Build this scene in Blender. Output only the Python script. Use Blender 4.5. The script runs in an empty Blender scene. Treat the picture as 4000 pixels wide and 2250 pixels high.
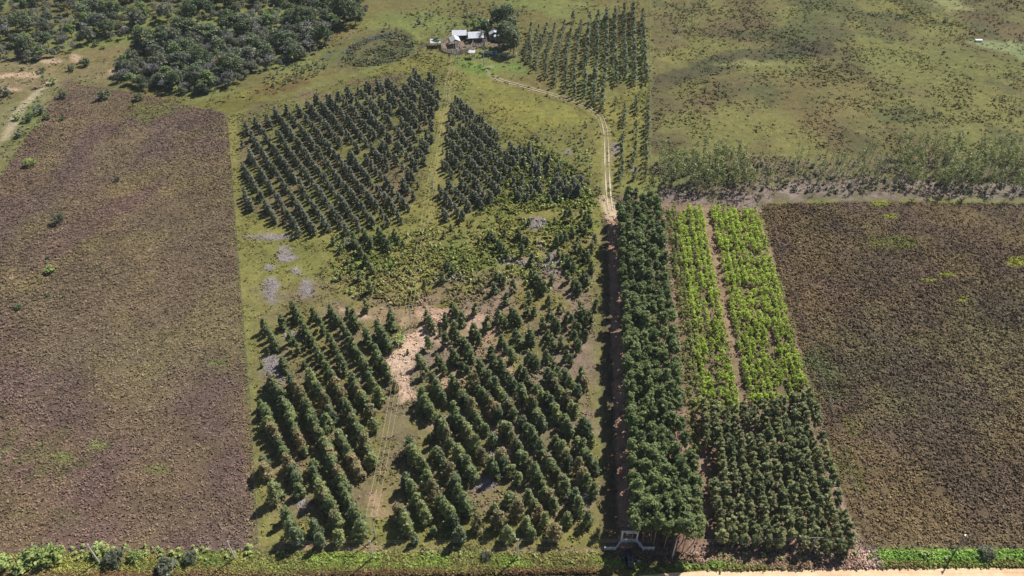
import bpy, math, random
import numpy as np
from mathutils import Vector, Matrix
rnd = random.Random(7)
rng = np.random.default_rng(7)
S = bpy.context.scene
COL = S.collection
PI = math.pi
# ------------------------------------------------------------------ camera, sky, sun, exposure
CAM_H, PITCH, FPX = 160.0, math.radians(40.9), 2971.0       # a survey drone above the road
cam_d = bpy.data.cameras.new('camera')
cam_d.sensor_width = 36.0
cam_d.lens = 36.0 * FPX / 4000.0
cam_d.clip_start = 1.0
cam_d.clip_end = 6000.0
cam = bpy.data.objects.new('camera', cam_d)
cam.location = (0, 0, CAM_H)
cam.rotation_euler = (PI / 2 - PITCH, 0, 0)
COL.objects.link(cam)
S.camera = cam
SUN_EL = math.radians(46.5)
SUN_AZ = math.radians(44.0)                                  # clockwise from +Y
world = bpy.data.worlds.new("World")
S.world = world
world.use_nodes = True
wn = world.node_tree.nodes
wl = world.node_tree.links
bg = wn['Background']
sky = wn.new('ShaderNodeTexSky')
sky.sky_type = 'NISHITA'
sky.sun_disc = False
sky.sun_elevation = SUN_EL
sky.sun_rotation = SUN_AZ
sky.dust_density = 1.0
wl.new(sky.outputs[0], bg.inputs[0])
bg.inputs[1].default_value = 0.05
sun_d = bpy.data.lights.new('sun', 'SUN')
sun_d.energy = 4.9
sun_d.angle = math.radians(0.5)
sun_d.color = (1.0, 0.97, 0.93)
sun = bpy.data.objects.new('sun', sun_d)
sd = Vector((math.sin(SUN_AZ) * math.cos(SUN_EL), math.cos(SUN_AZ) * math.cos(SUN_EL), math.sin(SUN_EL)))
sun.rotation_euler = sd.to_track_quat('Z', 'Y').to_euler()
sun.location = (200, 200, 250)
COL.objects.link(sun)
vs = S.view_settings
S.display_settings.display_device = 'sRGB'
vs.view_transform = 'Standard'
vs.look = 'None'
vs.exposure = 0.34
vs.gamma = 1.0
vs.use_curve_mapping = False
S.cycles.max_bounces = 5
S.cycles.diffuse_bounces = 3
S.cycles.transparent_max_bounces = 4

# ------------------------------------------------------------------ surveying helpers
_c, _s = math.cos(PITCH), math.sin(PITCH)
def W(x, y, z=0.0):
    """survey position (in 4000 x 2250 sheet units) -> metres at height z"""
    dx = (x - 2000) / FPX
    dy = (1125 - y) / FPX
    t = (z - CAM_H) / (-_s + dy * _c)
    return (dx * t, (_c + dy * _s) * t)
def WD(x, y, z=0.0):
    return W(x * 1.5528, y * 1.5528, z)
def FZ(x, y, z=0.0):                       # the farmyard sheet
    return W(1640 + x / 3.467, 80 + y / 3.467, z)
UX, UY = 0.0797, 0.9968                    # direction of the boundary fences
def AB(a, b):                              # a across, b along the strips
    return (a * UY + b * UX, -a * UX + b * UY)
def srgb(r, g, b, k=1.0):
    f = lambda v: ((v / 255) / 12.92 if v / 255 <= 0.04045 else ((v / 255 + 0.055) / 1.055) ** 2.4)
    return (f(r) * k, f(g) * k, f(b) * k)
ONES = ['', 'first', 'second', 'third', 'fourth', 'fifth', 'sixth', 'seventh', 'eighth', 'ninth', 'tenth', 'eleventh', 'twelfth', 'thirteenth',
        'fourteenth', 'fifteenth', 'sixteenth', 'seventeenth', 'eighteenth', 'nineteenth']
TENS = {2: ('twenty', 'twentieth'), 3: ('thirty', 'thirtieth'), 4: ('forty', 'fortieth'), 5: ('fifty', 'fiftieth'), 6: ('sixty', 'sixtieth'), 7: ('seventy', 'seventieth'), 8: ('eighty', 'eightieth'), 9: ('ninety', 'ninetieth')}
def nth(n):
    if n < 20: return ONES[n]
    t, o = divmod(n, 10)
    return TENS[t][1] if o == 0 else TENS[t][0] + '-' + ONES[o]

# ------------------------------------------------------------------ materials
def new_mat(name, rough=0.9, spec=0.1):
    m = bpy.data.materials.new(name)
    m.use_nodes = True
    n = m.node_tree.nodes
    b = n['Principled BSDF']
    b.inputs['Roughness'].default_value = rough
    b.inputs['Specular IOR Level'].default_value = spec
    return m, n, m.node_tree.links, b
def mixrgb(n, l, fac, a, b, mode='MIX'):
    x = n.new('ShaderNodeMix')
    x.data_type = 'RGBA'
    x.blend_type = mode
    for sock, v in ((x.inputs[0], fac), (x.inputs[6], a), (x.inputs[7], b)):
        if isinstance(v, (int, float)): sock.default_value = v
        elif isinstance(v, tuple): sock.default_value = (*v, 1) if len(v) == 3 else v
        else: l.new(v, sock)
    return x.outputs[2]
def noise(n, l, scale, detail=3, vec=None, rough=0.6):
    t = n.new('ShaderNodeTexNoise')
    t.inputs['Scale'].default_value = scale
    t.inputs['Detail'].default_value = detail
    t.inputs['Roughness'].default_value = rough
    if vec is not None: l.new(vec, t.inputs['Vector'])
    return t.outputs[0]
def mrange(n, l, v, a, b, c, d):
    r = n.new('ShaderNodeMapRange')
    l.new(v, r.inputs[0])
    for i, q in enumerate((a, b, c, d)): r.inputs[i + 1].default_value = q
    return r.outputs[0]
def leaf_mat(name, c1, c2, c3=None, trans=0.45):
    warm = lambda c, k: (c[0] * k * 1.22, c[1] * k, c[2] * k * 0.92)
    c1, c2 = warm(c1, 2.0), warm(c2, 2.2)
    if c3: c3 = warm(c3, 2.0)
    """foliage: c1..c2 by the leaf's own tint, whole plants a little lighter or darker"""
    m, n, l, b = new_mat(name, 0.5, 0.35)
    at = n.new('ShaderNodeAttribute'); at.attribute_name = 'tint'
    oi = n.new('ShaderNodeObjectInfo')
    col = mixrgb(n, l, at.outputs['Fac'], c1, c2)
    if c3: col = mixrgb(n, l, mrange(n, l, oi.outputs['Random'], 0.45, 1.0, 0.0, 0.75), col, c3)
    k = mrange(n, l, oi.outputs['Random'], 0, 1, 0.8, 1.2)
    comb = n.new('ShaderNodeCombineColor')
    for i in range(3): l.new(k, comb.inputs[i])
    col = mixrgb(n, l, 1.0, col, comb.outputs[0], 'MULTIPLY')
    l.new(col, b.inputs['Base Color'])
    tr = n.new('ShaderNodeBsdfTranslucent')
    l.new(col, tr.inputs[0])
    ms = n.new('ShaderNodeMixShader')
    ms.inputs[0].default_value = trans
    l.new(b.outputs[0], ms.inputs[1]); l.new(tr.outputs[0], ms.inputs[2])
    l.new(ms.outputs[0], n['Material Output'].inputs[0])
    return m
def col_mat(name, fine=2.0, amp=0.35, bump=0.0, rough=0.95):
    """surface whose own colour is stored on it (Col), with grain"""
    m, n, l, b = new_mat(name, rough, 0.05)
    at = n.new('ShaderNodeAttribute'); at.attribute_name = 'Col'
    g = n.new('ShaderNodeNewGeometry')
    a1 = noise(n, l, fine, 5, g.outputs['Position'], 0.7)
    a2 = noise(n, l, fine * 0.22, 3, g.outputs['Position'])
    k1 = mrange(n, l, a1, 0.3, 0.7, 1 - amp, 1 + amp)
    k2 = mrange(n, l, a2, 0.3, 0.7, 1 - amp * 0.6, 1 + amp * 0.6)
    mu = n.new('ShaderNodeMath'); mu.operation = 'MULTIPLY'
    l.new(k1, mu.inputs[0]); l.new(k2, mu.inputs[1])
    comb = n.new('ShaderNodeCombineColor')
    for i in range(3): l.new(mu.outputs[0], comb.inputs[i])
    col = mixrgb(n, l, 1.0, at.outputs['Color'], comb.outputs[0], 'MULTIPLY')
    l.new(col, b.inputs['Base Color'])
    if bump:
        bp = n.new('ShaderNodeBump')
        bp.inputs['Strength'].default_value = bump
        bp.inputs['Distance'].default_value = 0.35
        l.new(a1, bp.inputs['Height'])
        l.new(bp.outputs[0], b.inputs['Normal'])
    return m
def plain(name, c, rough=0.7, amp=0.2, scale=3.0, spec=0.2, metal=0.0):
    m, n, l, b = new_mat(name, rough, spec)
    b.inputs['Metallic'].default_value = metal
    g = n.new('ShaderNodeTexCoord')
    a = noise(n, l, scale, 4, g.outputs['Object'])
    c0 = tuple(v * (1 - amp) for v in c); c1 = tuple(min(1, v * (1 + amp)) for v in c)
    l.new(mixrgb(n, l, mrange(n, l, a, 0.3, 0.7, 0, 1), c0, c1), b.inputs['Base Color'])
    return m

M_FIELD = col_mat('ground_cover', 1.6, 0.34, 0.5)
M_TUFT = col_mat('grass_tufts', 0.9, 0.25)
M_BARK = plain('pale_bark', (0.28, 0.23, 0.18), 0.9, 0.3, 2)
M_DARKBARK = plain('dark_bark', (0.13, 0.10, 0.08), 0.9, 0.3, 2)
M_GREYTWIG = plain('grey_twigs', (0.30, 0.27, 0.27), 0.9, 0.3, 1)
M_PLANT = leaf_mat('plantation_leaves', (0.066, 0.104, 0.044), (0.150, 0.205, 0.095), (0.135, 0.170, 0.075))
M_PLANT2 = leaf_mat('browner_plantation_leaves', (0.090, 0.100, 0.050), (0.165, 0.180, 0.100), (0.160, 0.150, 0.085))
M_PLANT3 = leaf_mat('darker_plantation_leaves', (0.045, 0.080, 0.042), (0.105, 0.150, 0.080), (0.095, 0.130, 0.070))
M_GREYPL = leaf_mat('grey_plantation_leaves', (0.072, 0.100, 0.068), (0.150, 0.185, 0.140), (0.140, 0.170, 0.130))
M_GROVE = leaf_mat('grove_leaves', (0.042, 0.074, 0.030), (0.125, 0.185, 0.072), (0.115, 0.160, 0.068))
M_BLOCK = leaf_mat('block_leaves', (0.056, 0.090, 0.038), (0.135, 0.175, 0.080), (0.135, 0.165, 0.075))
M_YEL = leaf_mat('yellow_leaves', (0.135, 0.215, 0.034), (0.225, 0.335, 0.062), (0.205, 0.295, 0.062), 0.5)
M_DULL = leaf_mat('dull_sapling_leaves', (0.105, 0.150, 0.050), (0.175, 0.230, 0.080))
M_SLEN = leaf_mat('slender_leaves', (0.068, 0.105, 0.058), (0.135, 0.175, 0.105), (0.130, 0.168, 0.112))
M_F1 = leaf_mat('forest_dark_leaves', (0.035, 0.065, 0.035), (0.085, 0.125, 0.060), (0.075, 0.105, 0.065))
M_F2 = leaf_mat('forest_grey_leaves', (0.060, 0.085, 0.060), (0.115, 0.145, 0.105), (0.105, 0.130, 0.100))
M_F3 = leaf_mat('forest_green_leaves', (0.060, 0.115, 0.040), (0.130, 0.190, 0.075), (0.110, 0.170, 0.080))
M_F4 = leaf_mat('forest_olive_leaves', (0.080, 0.090, 0.030), (0.135, 0.145, 0.060), (0.120, 0.140, 0.055))
M_FG = leaf_mat('forest_twigs', (0.075, 0.088, 0.090), (0.140, 0.165, 0.168), (0.120, 0.140, 0.135), 0.0)
M_WISP = leaf_mat('wispy_leaves', (0.070, 0.105, 0.040), (0.140, 0.185, 0.075), (0.125, 0.165, 0.065), 0.3)
M_BUSH = leaf_mat('bush_leaves', (0.075, 0.130, 0.040), (0.190, 0.270, 0.090), (0.150, 0.210, 0.080), 0.25)

# ------------------------------------------------------------------ mesh helpers
def mesh_quads(name, V, F, mat, tint=None, colv=None, smooth=False):
    """V (n,3), F (m,4) ints -> mesh"""
    V = np.asarray(V, np.float32); F = np.asarray(F, np.int32)
    me = bpy.data.meshes.new(name)
    k = F.shape[1]
    me.vertices.add(len(V)); me.vertices.foreach_set('co', V.ravel())
    me.loops.add(F.size); me.loops.foreach_set('vertex_index', F.ravel())
    me.polygons.add(len(F))
    me.polygons.foreach_set('loop_start', np.arange(0, F.size, k, dtype=np.int32))
    if tint is not None:
        a = me.attributes.new('tint', 'FLOAT', 'POINT'); a.data.foreach_set('value', np.asarray(tint, np.float32).ravel())
    if colv is not None:
        a = me.attributes.new('Col', 'FLOAT_COLOR', 'POINT')
        c = np.ones((len(V), 4), np.float32); c[:, :3] = colv
        a.data.foreach_set('color', c.ravel())
    me.update(calc_edges=True)
    if not smooth: me.shade_flat()
    me.materials.append(mat)
    return me
class Tpl:
    """a leaf-and-wood template: leaves (V, F, tint) and wood (V, F)"""
    pass
def leaf_quads(C, N, size, asp=0.7, r=rng):
    """one quad per centre C facing N"""
    n = len(C)
    N = N / (np.linalg.norm(N, axis=1, keepdims=True) + 1e-9)
    T = np.cross(N, r.normal(size=(n, 3)))
    T /= np.linalg.norm(T, axis=1, keepdims=True) + 1e-9
    B = np.cross(N, T)
    s = (np.asarray(size).reshape(-1, 1) * r.uniform(0.6, 1.35, (n, 1))) * 0.5
    T = T * s; B = B * s * asp
    V = np.stack([C - T - B * .6, C + T * .3 - B, C + T + B * .7, C - T * .5 + B], 1).reshape(-1, 3)
    F = np.arange(4 * n).reshape(n, 4)
    return V, F
def clump_crown(centres, crad, per, size, up=0.5, out=0.6, flat=0.8, r=rng, zc=None, tb=None):
    m = len(centres)
    C = np.repeat(centres, per, 0)
    R = np.repeat(np.broadcast_to(np.asarray(crad, float), (m,)), per)
    d = r.normal(size=(m * per, 3))
    d /= np.linalg.norm(d, axis=1, keepdims=True)
    rad = R * r.uniform(0.35, 1.0, m * per) ** 0.5
    off = d * rad[:, None]
    off[:, 2] *= flat
    P = C + off
    N = d * out + r.normal(size=d.shape) * 0.5 + np.array([0.15, 0.1, up + .25])
    V, F = leaf_quads(P, N, np.full(m * per, size), r=r)
    t = np.repeat(r.uniform(0.15, 0.85, m) if tb is None else tb, per) + r.normal(size=m * per) * 0.16
    return V, F, np.repeat(np.clip(t, 0, 1), 4)
def tube(p0, p1, r0, r1, n=5):
    p0 = np.array(p0, float); p1 = np.array(p1, float)
    d = p1 - p0; L = np.linalg.norm(d); d = d / (L + 1e-9)
    a = np.cross(d, (0, 0, 1) if abs(d[2]) < .9 else (1, 0, 0)); a /= np.linalg.norm(a)
    b = np.cross(d, a)
    an = np.arange(n) * 2 * PI / n
    ring = np.outer(np.cos(an), a) + np.outer(np.sin(an), b)
    V = np.vstack([p0 + ring * r0, p1 + ring * r1])
    i = np.arange(n); j = (i + 1) % n
    F = np.stack([i, j, j + n, i + n], 1)
    return V, F
def cat(parts):
    V = []; F = []; o = 0
    for p in parts:
        V.append(p[0]); F.append(p[1] + o); o += len(p[0])
    return np.vstack(V), np.vstack(F)
def box(cx, cy, cz, sx, sy, sz, rot=0.0):
    x, y, z = sx / 2, sy / 2, sz / 2
    V = np.array([[-x, -y, -z], [x, -y, -z], [x, y, -z], [-x, y, -z], [-x, -y, z], [x, -y, z], [x, y, z], [-x, y, z]])
    c, s = math.cos(rot), math.sin(rot)
    V = np.stack([V[:, 0] * c - V[:, 1] * s + cx, V[:, 0] * s + V[:, 1] * c + cy, V[:, 2] + cz], 1)
    F = np.array([[0, 3, 2, 1], [4, 5, 6, 7], [0, 1, 5, 4], [1, 2, 6, 5], [2, 3, 7, 6], [3, 0, 4, 7]])
    return V, F
def ob(name, me, loc=(0, 0, 0), rz=0.0, sc=1.0, parent=None, label=None, cat_=None, group=None, kind=None):
    o = bpy.data.objects.new(name, me)
    COL.objects.link(o)
    o.location = loc
    o.rotation_euler = (0, 0, rz)
    o.scale = (sc, sc, sc) if isinstance(sc, (int, float)) else sc
    if parent is not None: o.parent = parent
    if label: o['label'] = label
    if cat_: o['category'] = cat_
    if group: o['group'] = group
    if kind: o['kind'] = kind
    return o
def part(name, parts, mat, parent):
    V, F = cat(parts)
    return ob(name, mesh_quads(name, V, F, mat), parent=parent)
def copy_tree(o, parent=None):
    c = o.copy(); COL.objects.link(c)
    if parent is not None: c.parent = parent
    for ch in o.children: copy_tree(ch, c)
    return c
def merge(tpls, inst, name, mats, **kw):
    """one mass of plants that nobody would count: inst = [(variant, x, y, rot, scale)]"""
    V = []; F = []; T = []; MI = []; o = 0
    for v, x, y, rot, sc in inst:
        t = tpls[v]
        c, s = math.cos(rot), math.sin(rot)
        P = t.V * sc
        V.append(np.stack([P[:, 0] * c - P[:, 1] * s + x, P[:, 0] * s + P[:, 1] * c + y, P[:, 2]], 1))
        F.append(t.F + o); o += len(P)
        T.append(np.clip(t.T + rnd.uniform(-.2, .2), 0, 1))
    me = mesh_quads(name, np.vstack(V), np.vstack(F), mats, tint=np.concatenate(T))
    return ob(name, me, kind='stuff', **kw)

# ------------------------------------------------------------------ value noise for natural patches
_NG = np.random.default_rng(3).random((8, 256, 256))
def vnoise(x, y, scale, seed=0):
    x = np.asarray(x) / scale + 37.7 * seed + 1000; y = np.asarray(y) / scale + 91.3 * seed + 1000
    xi = np.floor(x).astype(int); yi = np.floor(y).astype(int)
    fx = x - xi; fy = y - yi
    fx = fx * fx * (3 - 2 * fx); fy = fy * fy * (3 - 2 * fy)
    g = _NG[seed % 8]
    a = g[xi & 255, yi & 255]; b = g[(xi + 1) & 255, yi & 255]; c = g[xi & 255, (yi + 1) & 255]; d = g[(xi + 1) & 255, (yi + 1) & 255]
    return (a * (1 - fx) + b * fx) * (1 - fy) + (c * (1 - fx) + d * fx) * fy
def fbm(x, y, scale, seed=0, octv=4):
    s = 0; w = 0; k = 1.0
    for i in range(octv):
        s = s + vnoise(x, y, scale / 2 ** i, seed + i) * k; w += k; k *= 0.55
    return s / w
def sdist(px, py, poly):
    """signed distance to a polygon, positive inside"""
    P = np.asarray(poly, float); n = len(P)
    d = np.full(px.shape, 1e9); ins = np.zeros(px.shape, bool)
    for i in range(n):
        ax, ay = P[i]; bx, by = P[(i + 1) % n]
        ex, ey = bx - ax, by - ay
        t = np.clip(((px - ax) * ex + (py - ay) * ey) / (ex * ex + ey * ey + 1e-9), 0, 1)
        d = np.minimum(d, np.hypot(px - ax - t * ex, py - ay - t * ey))
        cr = ((ay > py) != (by > py)) & (px < (bx - ax) * (py - ay) / (by - ay + 1e-12) + ax)
        ins ^= cr
    return np.where(ins, d, -d)
def ldist(px, py, line):
    P = np.asarray(line, float); d = np.full(px.shape, 1e9)
    for i in range(len(P) - 1):
        ax, ay = P[i]; bx, by = P[i + 1]
        ex, ey = bx - ax, by - ay
        t = np.clip(((px - ax) * ex + (py - ay) * ey) / (ex * ex + ey * ey + 1e-9), 0, 1)
        d = np.minimum(d, np.hypot(px - ax - t * ex, py - ay - t * ey))
    return d

# ------------------------------------------------------------------ land use: what grows or lies where
def PZ(z, *pts): return [WD(x, y, z) for x, y in pts]
def PD(*pts): return [WD(x, y) for x, y in pts]
C_PAST = srgb(128, 128, 66)
ZONES = []   # (kind, geometry, colour, colour2, feather, wobble, strength)
def zone(poly, c, c2=None, feather=1.5, wob=1.5, k=1.0, patch=14, thr=None, seed=1):
    ZONES.append(('P', poly, c, c2 or c, feather, wob, k, patch, thr, seed))
def stripe(line, width, c, feather=0.6, wob=0.6, k=1.0, seed=2):
    ZONES.append(('L', line, c, c, feather, wob, k, width, None, seed))
def spot(x, y, rx, ry, c, k=1.0, feather=1.0, wob=1.6, thr=None, seed=3):
    p = [WD(x + rx * math.cos(a), y + ry * math.sin(a)) for a in np.linspace(0, 2 * PI, 12, endpoint=False)]
    ZONES.append(('P', p, c, c, feather, wob, k, 9, thr, seed))
# right-hand pasture
zone(PD((1636, -40), (3400, -40), (3400, 520), (1636, 470)), srgb(126, 124, 66), srgb(112, 100, 66), 1, 1, 1, 34)
zone(PD((1636, -40), (3400, -40), (3400, 520), (1636, 470)), srgb(98, 100, 62), None, 6, 4, 0.75, 22, 0.56, 5)
zone(PD((1636, 218), (1640, 190), (1720, 172), (1760, 150), (1800, 138), (1960, 112), (2090, 96), (2100, 128), (1960, 152), (1880, 160), (1810, 186), (1720, 205)), srgb(92, 84, 62), srgb(86, 88, 60), 4, 4, 0.85, 8)
zone(PD((1790, 165), (1880, 150), (1990, 158), (1900, 166)), srgb(148, 146, 86), None, 4, 3, .8)
zone(PD((2325, -10), (2400, -5), (2450, 24), (2380, 25)), srgb(150, 152, 92), None, 6, 5, .9)
zone(PD((2440, 105), (2600, 100), (2600, 160), (2520, 130)), srgb(142, 152, 98), None, 6, 5, .9)
zone(PD((1930, 190), (2100, 180), (2250, 210), (2200, 300), (2040, 330), (1960, 260)), srgb(134, 116, 68), srgb(120, 112, 66), 10, 6, .7)
stripe(PD((1880, 380), (1960, 395), (2050, 425), (2130, 450)), 1.2, srgb(96, 88, 60), 2, 3, .5)
# pasture on the far side and around the farm
zone(PD((-200, -60), (1636, -60), (1636, 300), (1500, 300), (1100, 170), (575, 290), (300, 235), (-200, 230)), srgb(126, 130, 66), srgb(120, 112, 62), 3, 3, 1, 26)
zone(PD((0, 150), (160, 130), (420, 110), (300, 170), (300, 210), (170, 205), (60, 290), (0, 420), (-60, 420), (-60, 150)), srgb(128, 116, 72), srgb(138, 124, 84), 3, 3, 1, 12)
zone(PD((450, 255), (520, 250), (575, 240), (640, 220), (750, 180), (820, 190), (700, 240), (575, 290)), srgb(118, 112, 50), srgb(134, 132, 52), 3, 2, .9, 9)
zone(PD((590, 250), (660, 215), (750, 185), (850, 180), (720, 235)), srgb(112, 92, 56), srgb(122, 112, 60), 3, 3, .8, 8)
zone(PD((800, 150), (860, 100), (930, 72), (1000, 74), (1045, 100), (1050, 140), (960, 165), (860, 170)), srgb(100, 104, 68), srgb(116, 110, 70), 3, 3, 1, 7)
stripe(PD((830, 160), (860, 118), (925, 82), (985, 70), (1030, 84), (1050, 118)), 1.6, srgb(112, 112, 58), 1.5, 2, .8)
zone(PD((995, 185), (1030, 175), (1035, 205), (1005, 222), (985, 205)), srgb(134, 96, 56), None, 3, 2, .8)
# big purple-brown rough field west of the plantation
zone(PD((168, 206), (300, 228), (380, 246), (470, 264), (560, 284), (573, 296), (590, 520), (600, 640), (612, 800), (630, 1000), (652, 1388), (420, 1395), (-300, 1400), (-300, 500), (0, 440), (70, 330), (130, 250)), srgb(120, 100, 76), srgb(114, 92, 80), 1.6, 1.6, 1, 16)
zone(PD((168, 206), (300, 228), (330, 300), (560, 284), (573, 296), (592, 560), (420, 460), (200, 480), (60, 420), (130, 250)), srgb(112, 92, 82), srgb(124, 108, 78), 8, 5, .8, 14)
zone(PD((150, 500), (580, 380), (596, 650), (615, 900), (350, 1000), (0, 900), (0, 620)), srgb(128, 114, 76), srgb(116, 100, 76), 12, 8, .85, 17)
zone(PD((330, 255), (440, 262), (430, 290), (370, 310), (325, 285)), srgb(114, 114, 62), None, 4, 4, .8, 9)
zone(PD((30, 640), (160, 560), (300, 500), (420, 440), (430, 460), (280, 560), (150, 650), (60, 700)), srgb(112, 88, 82), None, 5, 3, .6, 7)
zone(PD((-60, 1000), (350, 1100), (400, 1250), (200, 1300), (-60, 1300)), srgb(104, 106, 62), srgb(108, 92, 66), 8, 6, .55, 6, .54, 4)
zone(PD((0, 260), (60, 250), (110, 215), (150, 215), (100, 300), (60, 350), (0, 440)), srgb(122, 122, 70), srgb(134, 128, 84), 2, 3, .9, 7)
for q in ((85, 290, 28, 40), (45, 310, 14, 16)): spot(*q, srgb(110, 124, 62), .6)
stripe(PD((130, 205), (95, 232), (66, 258), (44, 285), (30, 315), (10, 350)), 1.8, srgb(182, 166, 130), 1.2, 1.2, .9)
for q in ((130, 155, 25, 7), (60, 190, 55, 7), (18, 192, 24, 6), (190, 145, 12, 12), (20, 226, 28, 4), (380, 100, 30, 5), (290, 183, 20, 7)): spot(*q, srgb(206, 176, 142), .75, 2)
for q in ((160, 1150, 26, 12), (390, 1180, 30, 12), (460, 270, 16, 5), (545, 915, 26, 9), (250, 1120, 26, 16)): spot(*q, srgb(118, 128, 62), .6, 2)
# plantation land
zone(PD((573, 292), (750, 238), (905, 186), (1060, 135), (1100, 135), (1240, 190), (1500, 270), (1636, 200), (1636, 460), (1560, 470), (1500, 1000), (1520, 1390), (655, 1390), (630, 1000), (612, 800), (600, 640), (590, 520)), srgb(136, 130, 62), srgb(124, 122, 58), .8, .8, 1, 10)
zone(PD((573, 292), (600, 300), (610, 530), (660, 620), (700, 900), (700, 1350), (655, 1390), (612, 800), (590, 520)), srgb(138, 130, 66), None, 4, 2, .7)
zone(PD((600, 300), (640, 265), (905, 190), (1110, 180), (1060, 500), (850, 570), (735, 575), (600, 520)), srgb(112, 112, 56), srgb(120, 104, 76), 3, 2, .8, 7)
zone(PD((1110, 190), (1310, 350), (1480, 500), (1110, 540)), srgb(112, 114, 56), srgb(122, 118, 66), 3, 2, .8, 7)
zone(PD((860, 600), (1060, 580), (1250, 540), (1490, 560), (1490, 700), (1250, 700), (900, 740), (820, 660)), srgb(118, 126, 56), srgb(140, 132, 68), 6, 5, .8, 8)
zone(PD((640, 720), (800, 700), (1500, 680), (1500, 1290), (1480, 1330), (1150, 1300), (700, 1300), (640, 1000)), srgb(132, 122, 66), srgb(132, 114, 88), 6, 3, .8, 9)
zone(PD((1000, 730), (1490, 600), (1510, 1240), (1400, 1290), (1250, 1150), (1050, 1020)), srgb(150, 126, 106), None, 6, 3, .75, 8, .5, 6)
zone(PD((1160, 160), (1240, 200), (1480, 275), (1515, 310), (1520, 520), (1480, 520), (1320, 350), (1240, 270), (1180, 215)), srgb(140, 136, 58), srgb(128, 126, 60), 4, 3, .8, 12)
zone(PD((1330, 330), (1500, 300), (1515, 510), (1440, 470), (1350, 400)), srgb(124, 116, 62), srgb(112, 112, 60), 4, 3, .7, 8)
# the cleared strip along the wires, chips of timber
zone(PD((1075, 560), (1130, 150), (1150, 200), (1098, 540), (1065, 730), (1035, 730)), srgb(148, 138, 72), None, 3, 2, .7)
CHIP = srgb(212, 176, 146)
zone(PD((850, 775), (1035, 775), (1100, 770), (1170, 782), (1250, 800), (1265, 900), (1160, 880), (1060, 860), (1045, 900), (1035, 950), (1060, 1010), (1010, 1010), (995, 985), (965, 940), (955, 890), (990, 860), (1020, 825), (900, 800)), srgb(190, 158, 132), srgb(150, 128, 92), 1.5, 2.5, .9, 5)
zone(PD((1040, 830), (1100, 790), (1090, 850), (1055, 870), (1045, 920), (1030, 960), (1050, 1000), (1010, 1005), (970, 930), (960, 890), (1000, 850)), CHIP, None, 1.2, 1.8, .95, 5)
zone(PD((1200, 800), (1330, 830), (1330, 1000), (1260, 1100), (1180, 960), (1080, 1000), (1090, 930), (1180, 930)), srgb(184, 148, 118), None, 2, 2, .8, 5, .5, 2)
for q in ((945, 1255, 16, 22), (955, 1290, 20, 9), (1085, 1070, 12, 16), (1120, 1140, 14, 14), (1000, 1270, 20, 14), (1235, 1100, 12, 22), (1330, 1000, 15, 18), (760, 1372, 60, 5), (880, 1375, 70, 5), (1500, 1230, 10, 20)): spot(*q, srgb(176, 142, 112), .7, 2, seed=5)
SL = srgb(156, 140, 144)
for q in ((683, 598, 60, 6), (712, 640, 14, 22), (728, 652, 14, 7), (677, 675, 14, 6), (747, 685, 15, 10), (682, 730, 16, 30), (770, 722, 12, 22), (672, 905, 14, 10), (690, 925, 16, 30), (700, 955, 12, 14), (665, 830, 10, 12),
          (890, 610, 30, 8), (1345, 565, 30, 18), (1385, 665, 22, 30), (1362, 620, 16, 14), (1150, 700, 16, 9), (1330, 660, 20, 8), (1180, 1062, 22, 40), (1215, 1220, 30, 16), (1260, 1140, 14, 10), (1435, 1250, 10, 14), (1475, 1240, 12, 22), (760, 1270, 12, 22),
          (1450, 450, 10, 4), (2400 / 1.5528, 590 / 1.5528, 7, 20), (1600, 425, 12, 6), (1280, 655, 16, 8), (720, 560, 12, 6), (735, 840, 22, 10), (1430, 380, 10, 6)):
    spot(*q, SL, .7, 2.2, 3.0, seed=6)
# road verge
zone(PD((-300, 1398), (650, 1388), (1560, 1385), (2300, 1380), (3000, 1378), (3000, 1430), (1700, 1440), (1560, 1460), (-300, 1470)), srgb(118, 126, 52), srgb(122, 110, 60), 1.0, .8, 1, 6)
zone(PD((1680, 1388), (2300, 1384), (3000, 1384), (3000, 1420), (2300, 1412), (1950, 1420), (1700, 1430)), srgb(104, 148, 44), srgb(128, 166, 62), .8, .6, .9, 4)
zone(PD((640, 1392), (1560, 1395), (1570, 1425), (1000, 1432), (640, 1420)), srgb(116, 138, 46), srgb(118, 114, 58), 1, 1, .8, 5)
zone(PD((-300, 1415), (640, 1402), (640, 1428), (-300, 1440)), srgb(122, 122, 48), srgb(96, 116, 46), 1, 1, .8, 5)
zone(PD((800, 1436), (1500, 1432), (1500, 1470), (-300, 1480), (-300, 1444)), srgb(104, 72, 52), srgb(116, 100, 56), .6, .6, .8, 4)
zone(PD((655, 1376), (1520, 1376), (1520, 1392), (655, 1390)), srgb(150, 128, 92), srgb(126, 116, 66), 1, 1, .7, 5)
# strips between the boundary fences: bare pinkish earth
SOIL = srgb(158, 128, 108)
def PA(*pts): return [AB(a, b) for a, b in pts]
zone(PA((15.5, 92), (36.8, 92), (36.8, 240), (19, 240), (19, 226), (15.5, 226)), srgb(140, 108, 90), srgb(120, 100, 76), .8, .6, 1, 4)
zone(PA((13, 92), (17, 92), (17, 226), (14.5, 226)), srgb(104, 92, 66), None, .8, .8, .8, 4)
stripe(PA((18.6, 96), (18.3, 150), (18.0, 228)), 1.5, srgb(196, 152, 124), .6, .5, .8)
zone(PA((33, 93), (74.5, 93), (73.5, 246), (36, 246)), SOIL, srgb(140, 116, 88), .6, .4, 1, 5)
zone(PA((37.5, 136), (50, 140), (50.5, 232), (37.5, 232)), srgb(118, 106, 70), srgb(136, 112, 92), 1, .8, .85, 5)
zone(PA((54, 140), (70, 146), (70, 234), (54, 234)), srgb(112, 102, 64), srgb(136, 112, 88), 1, .8, .85, 5)
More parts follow.
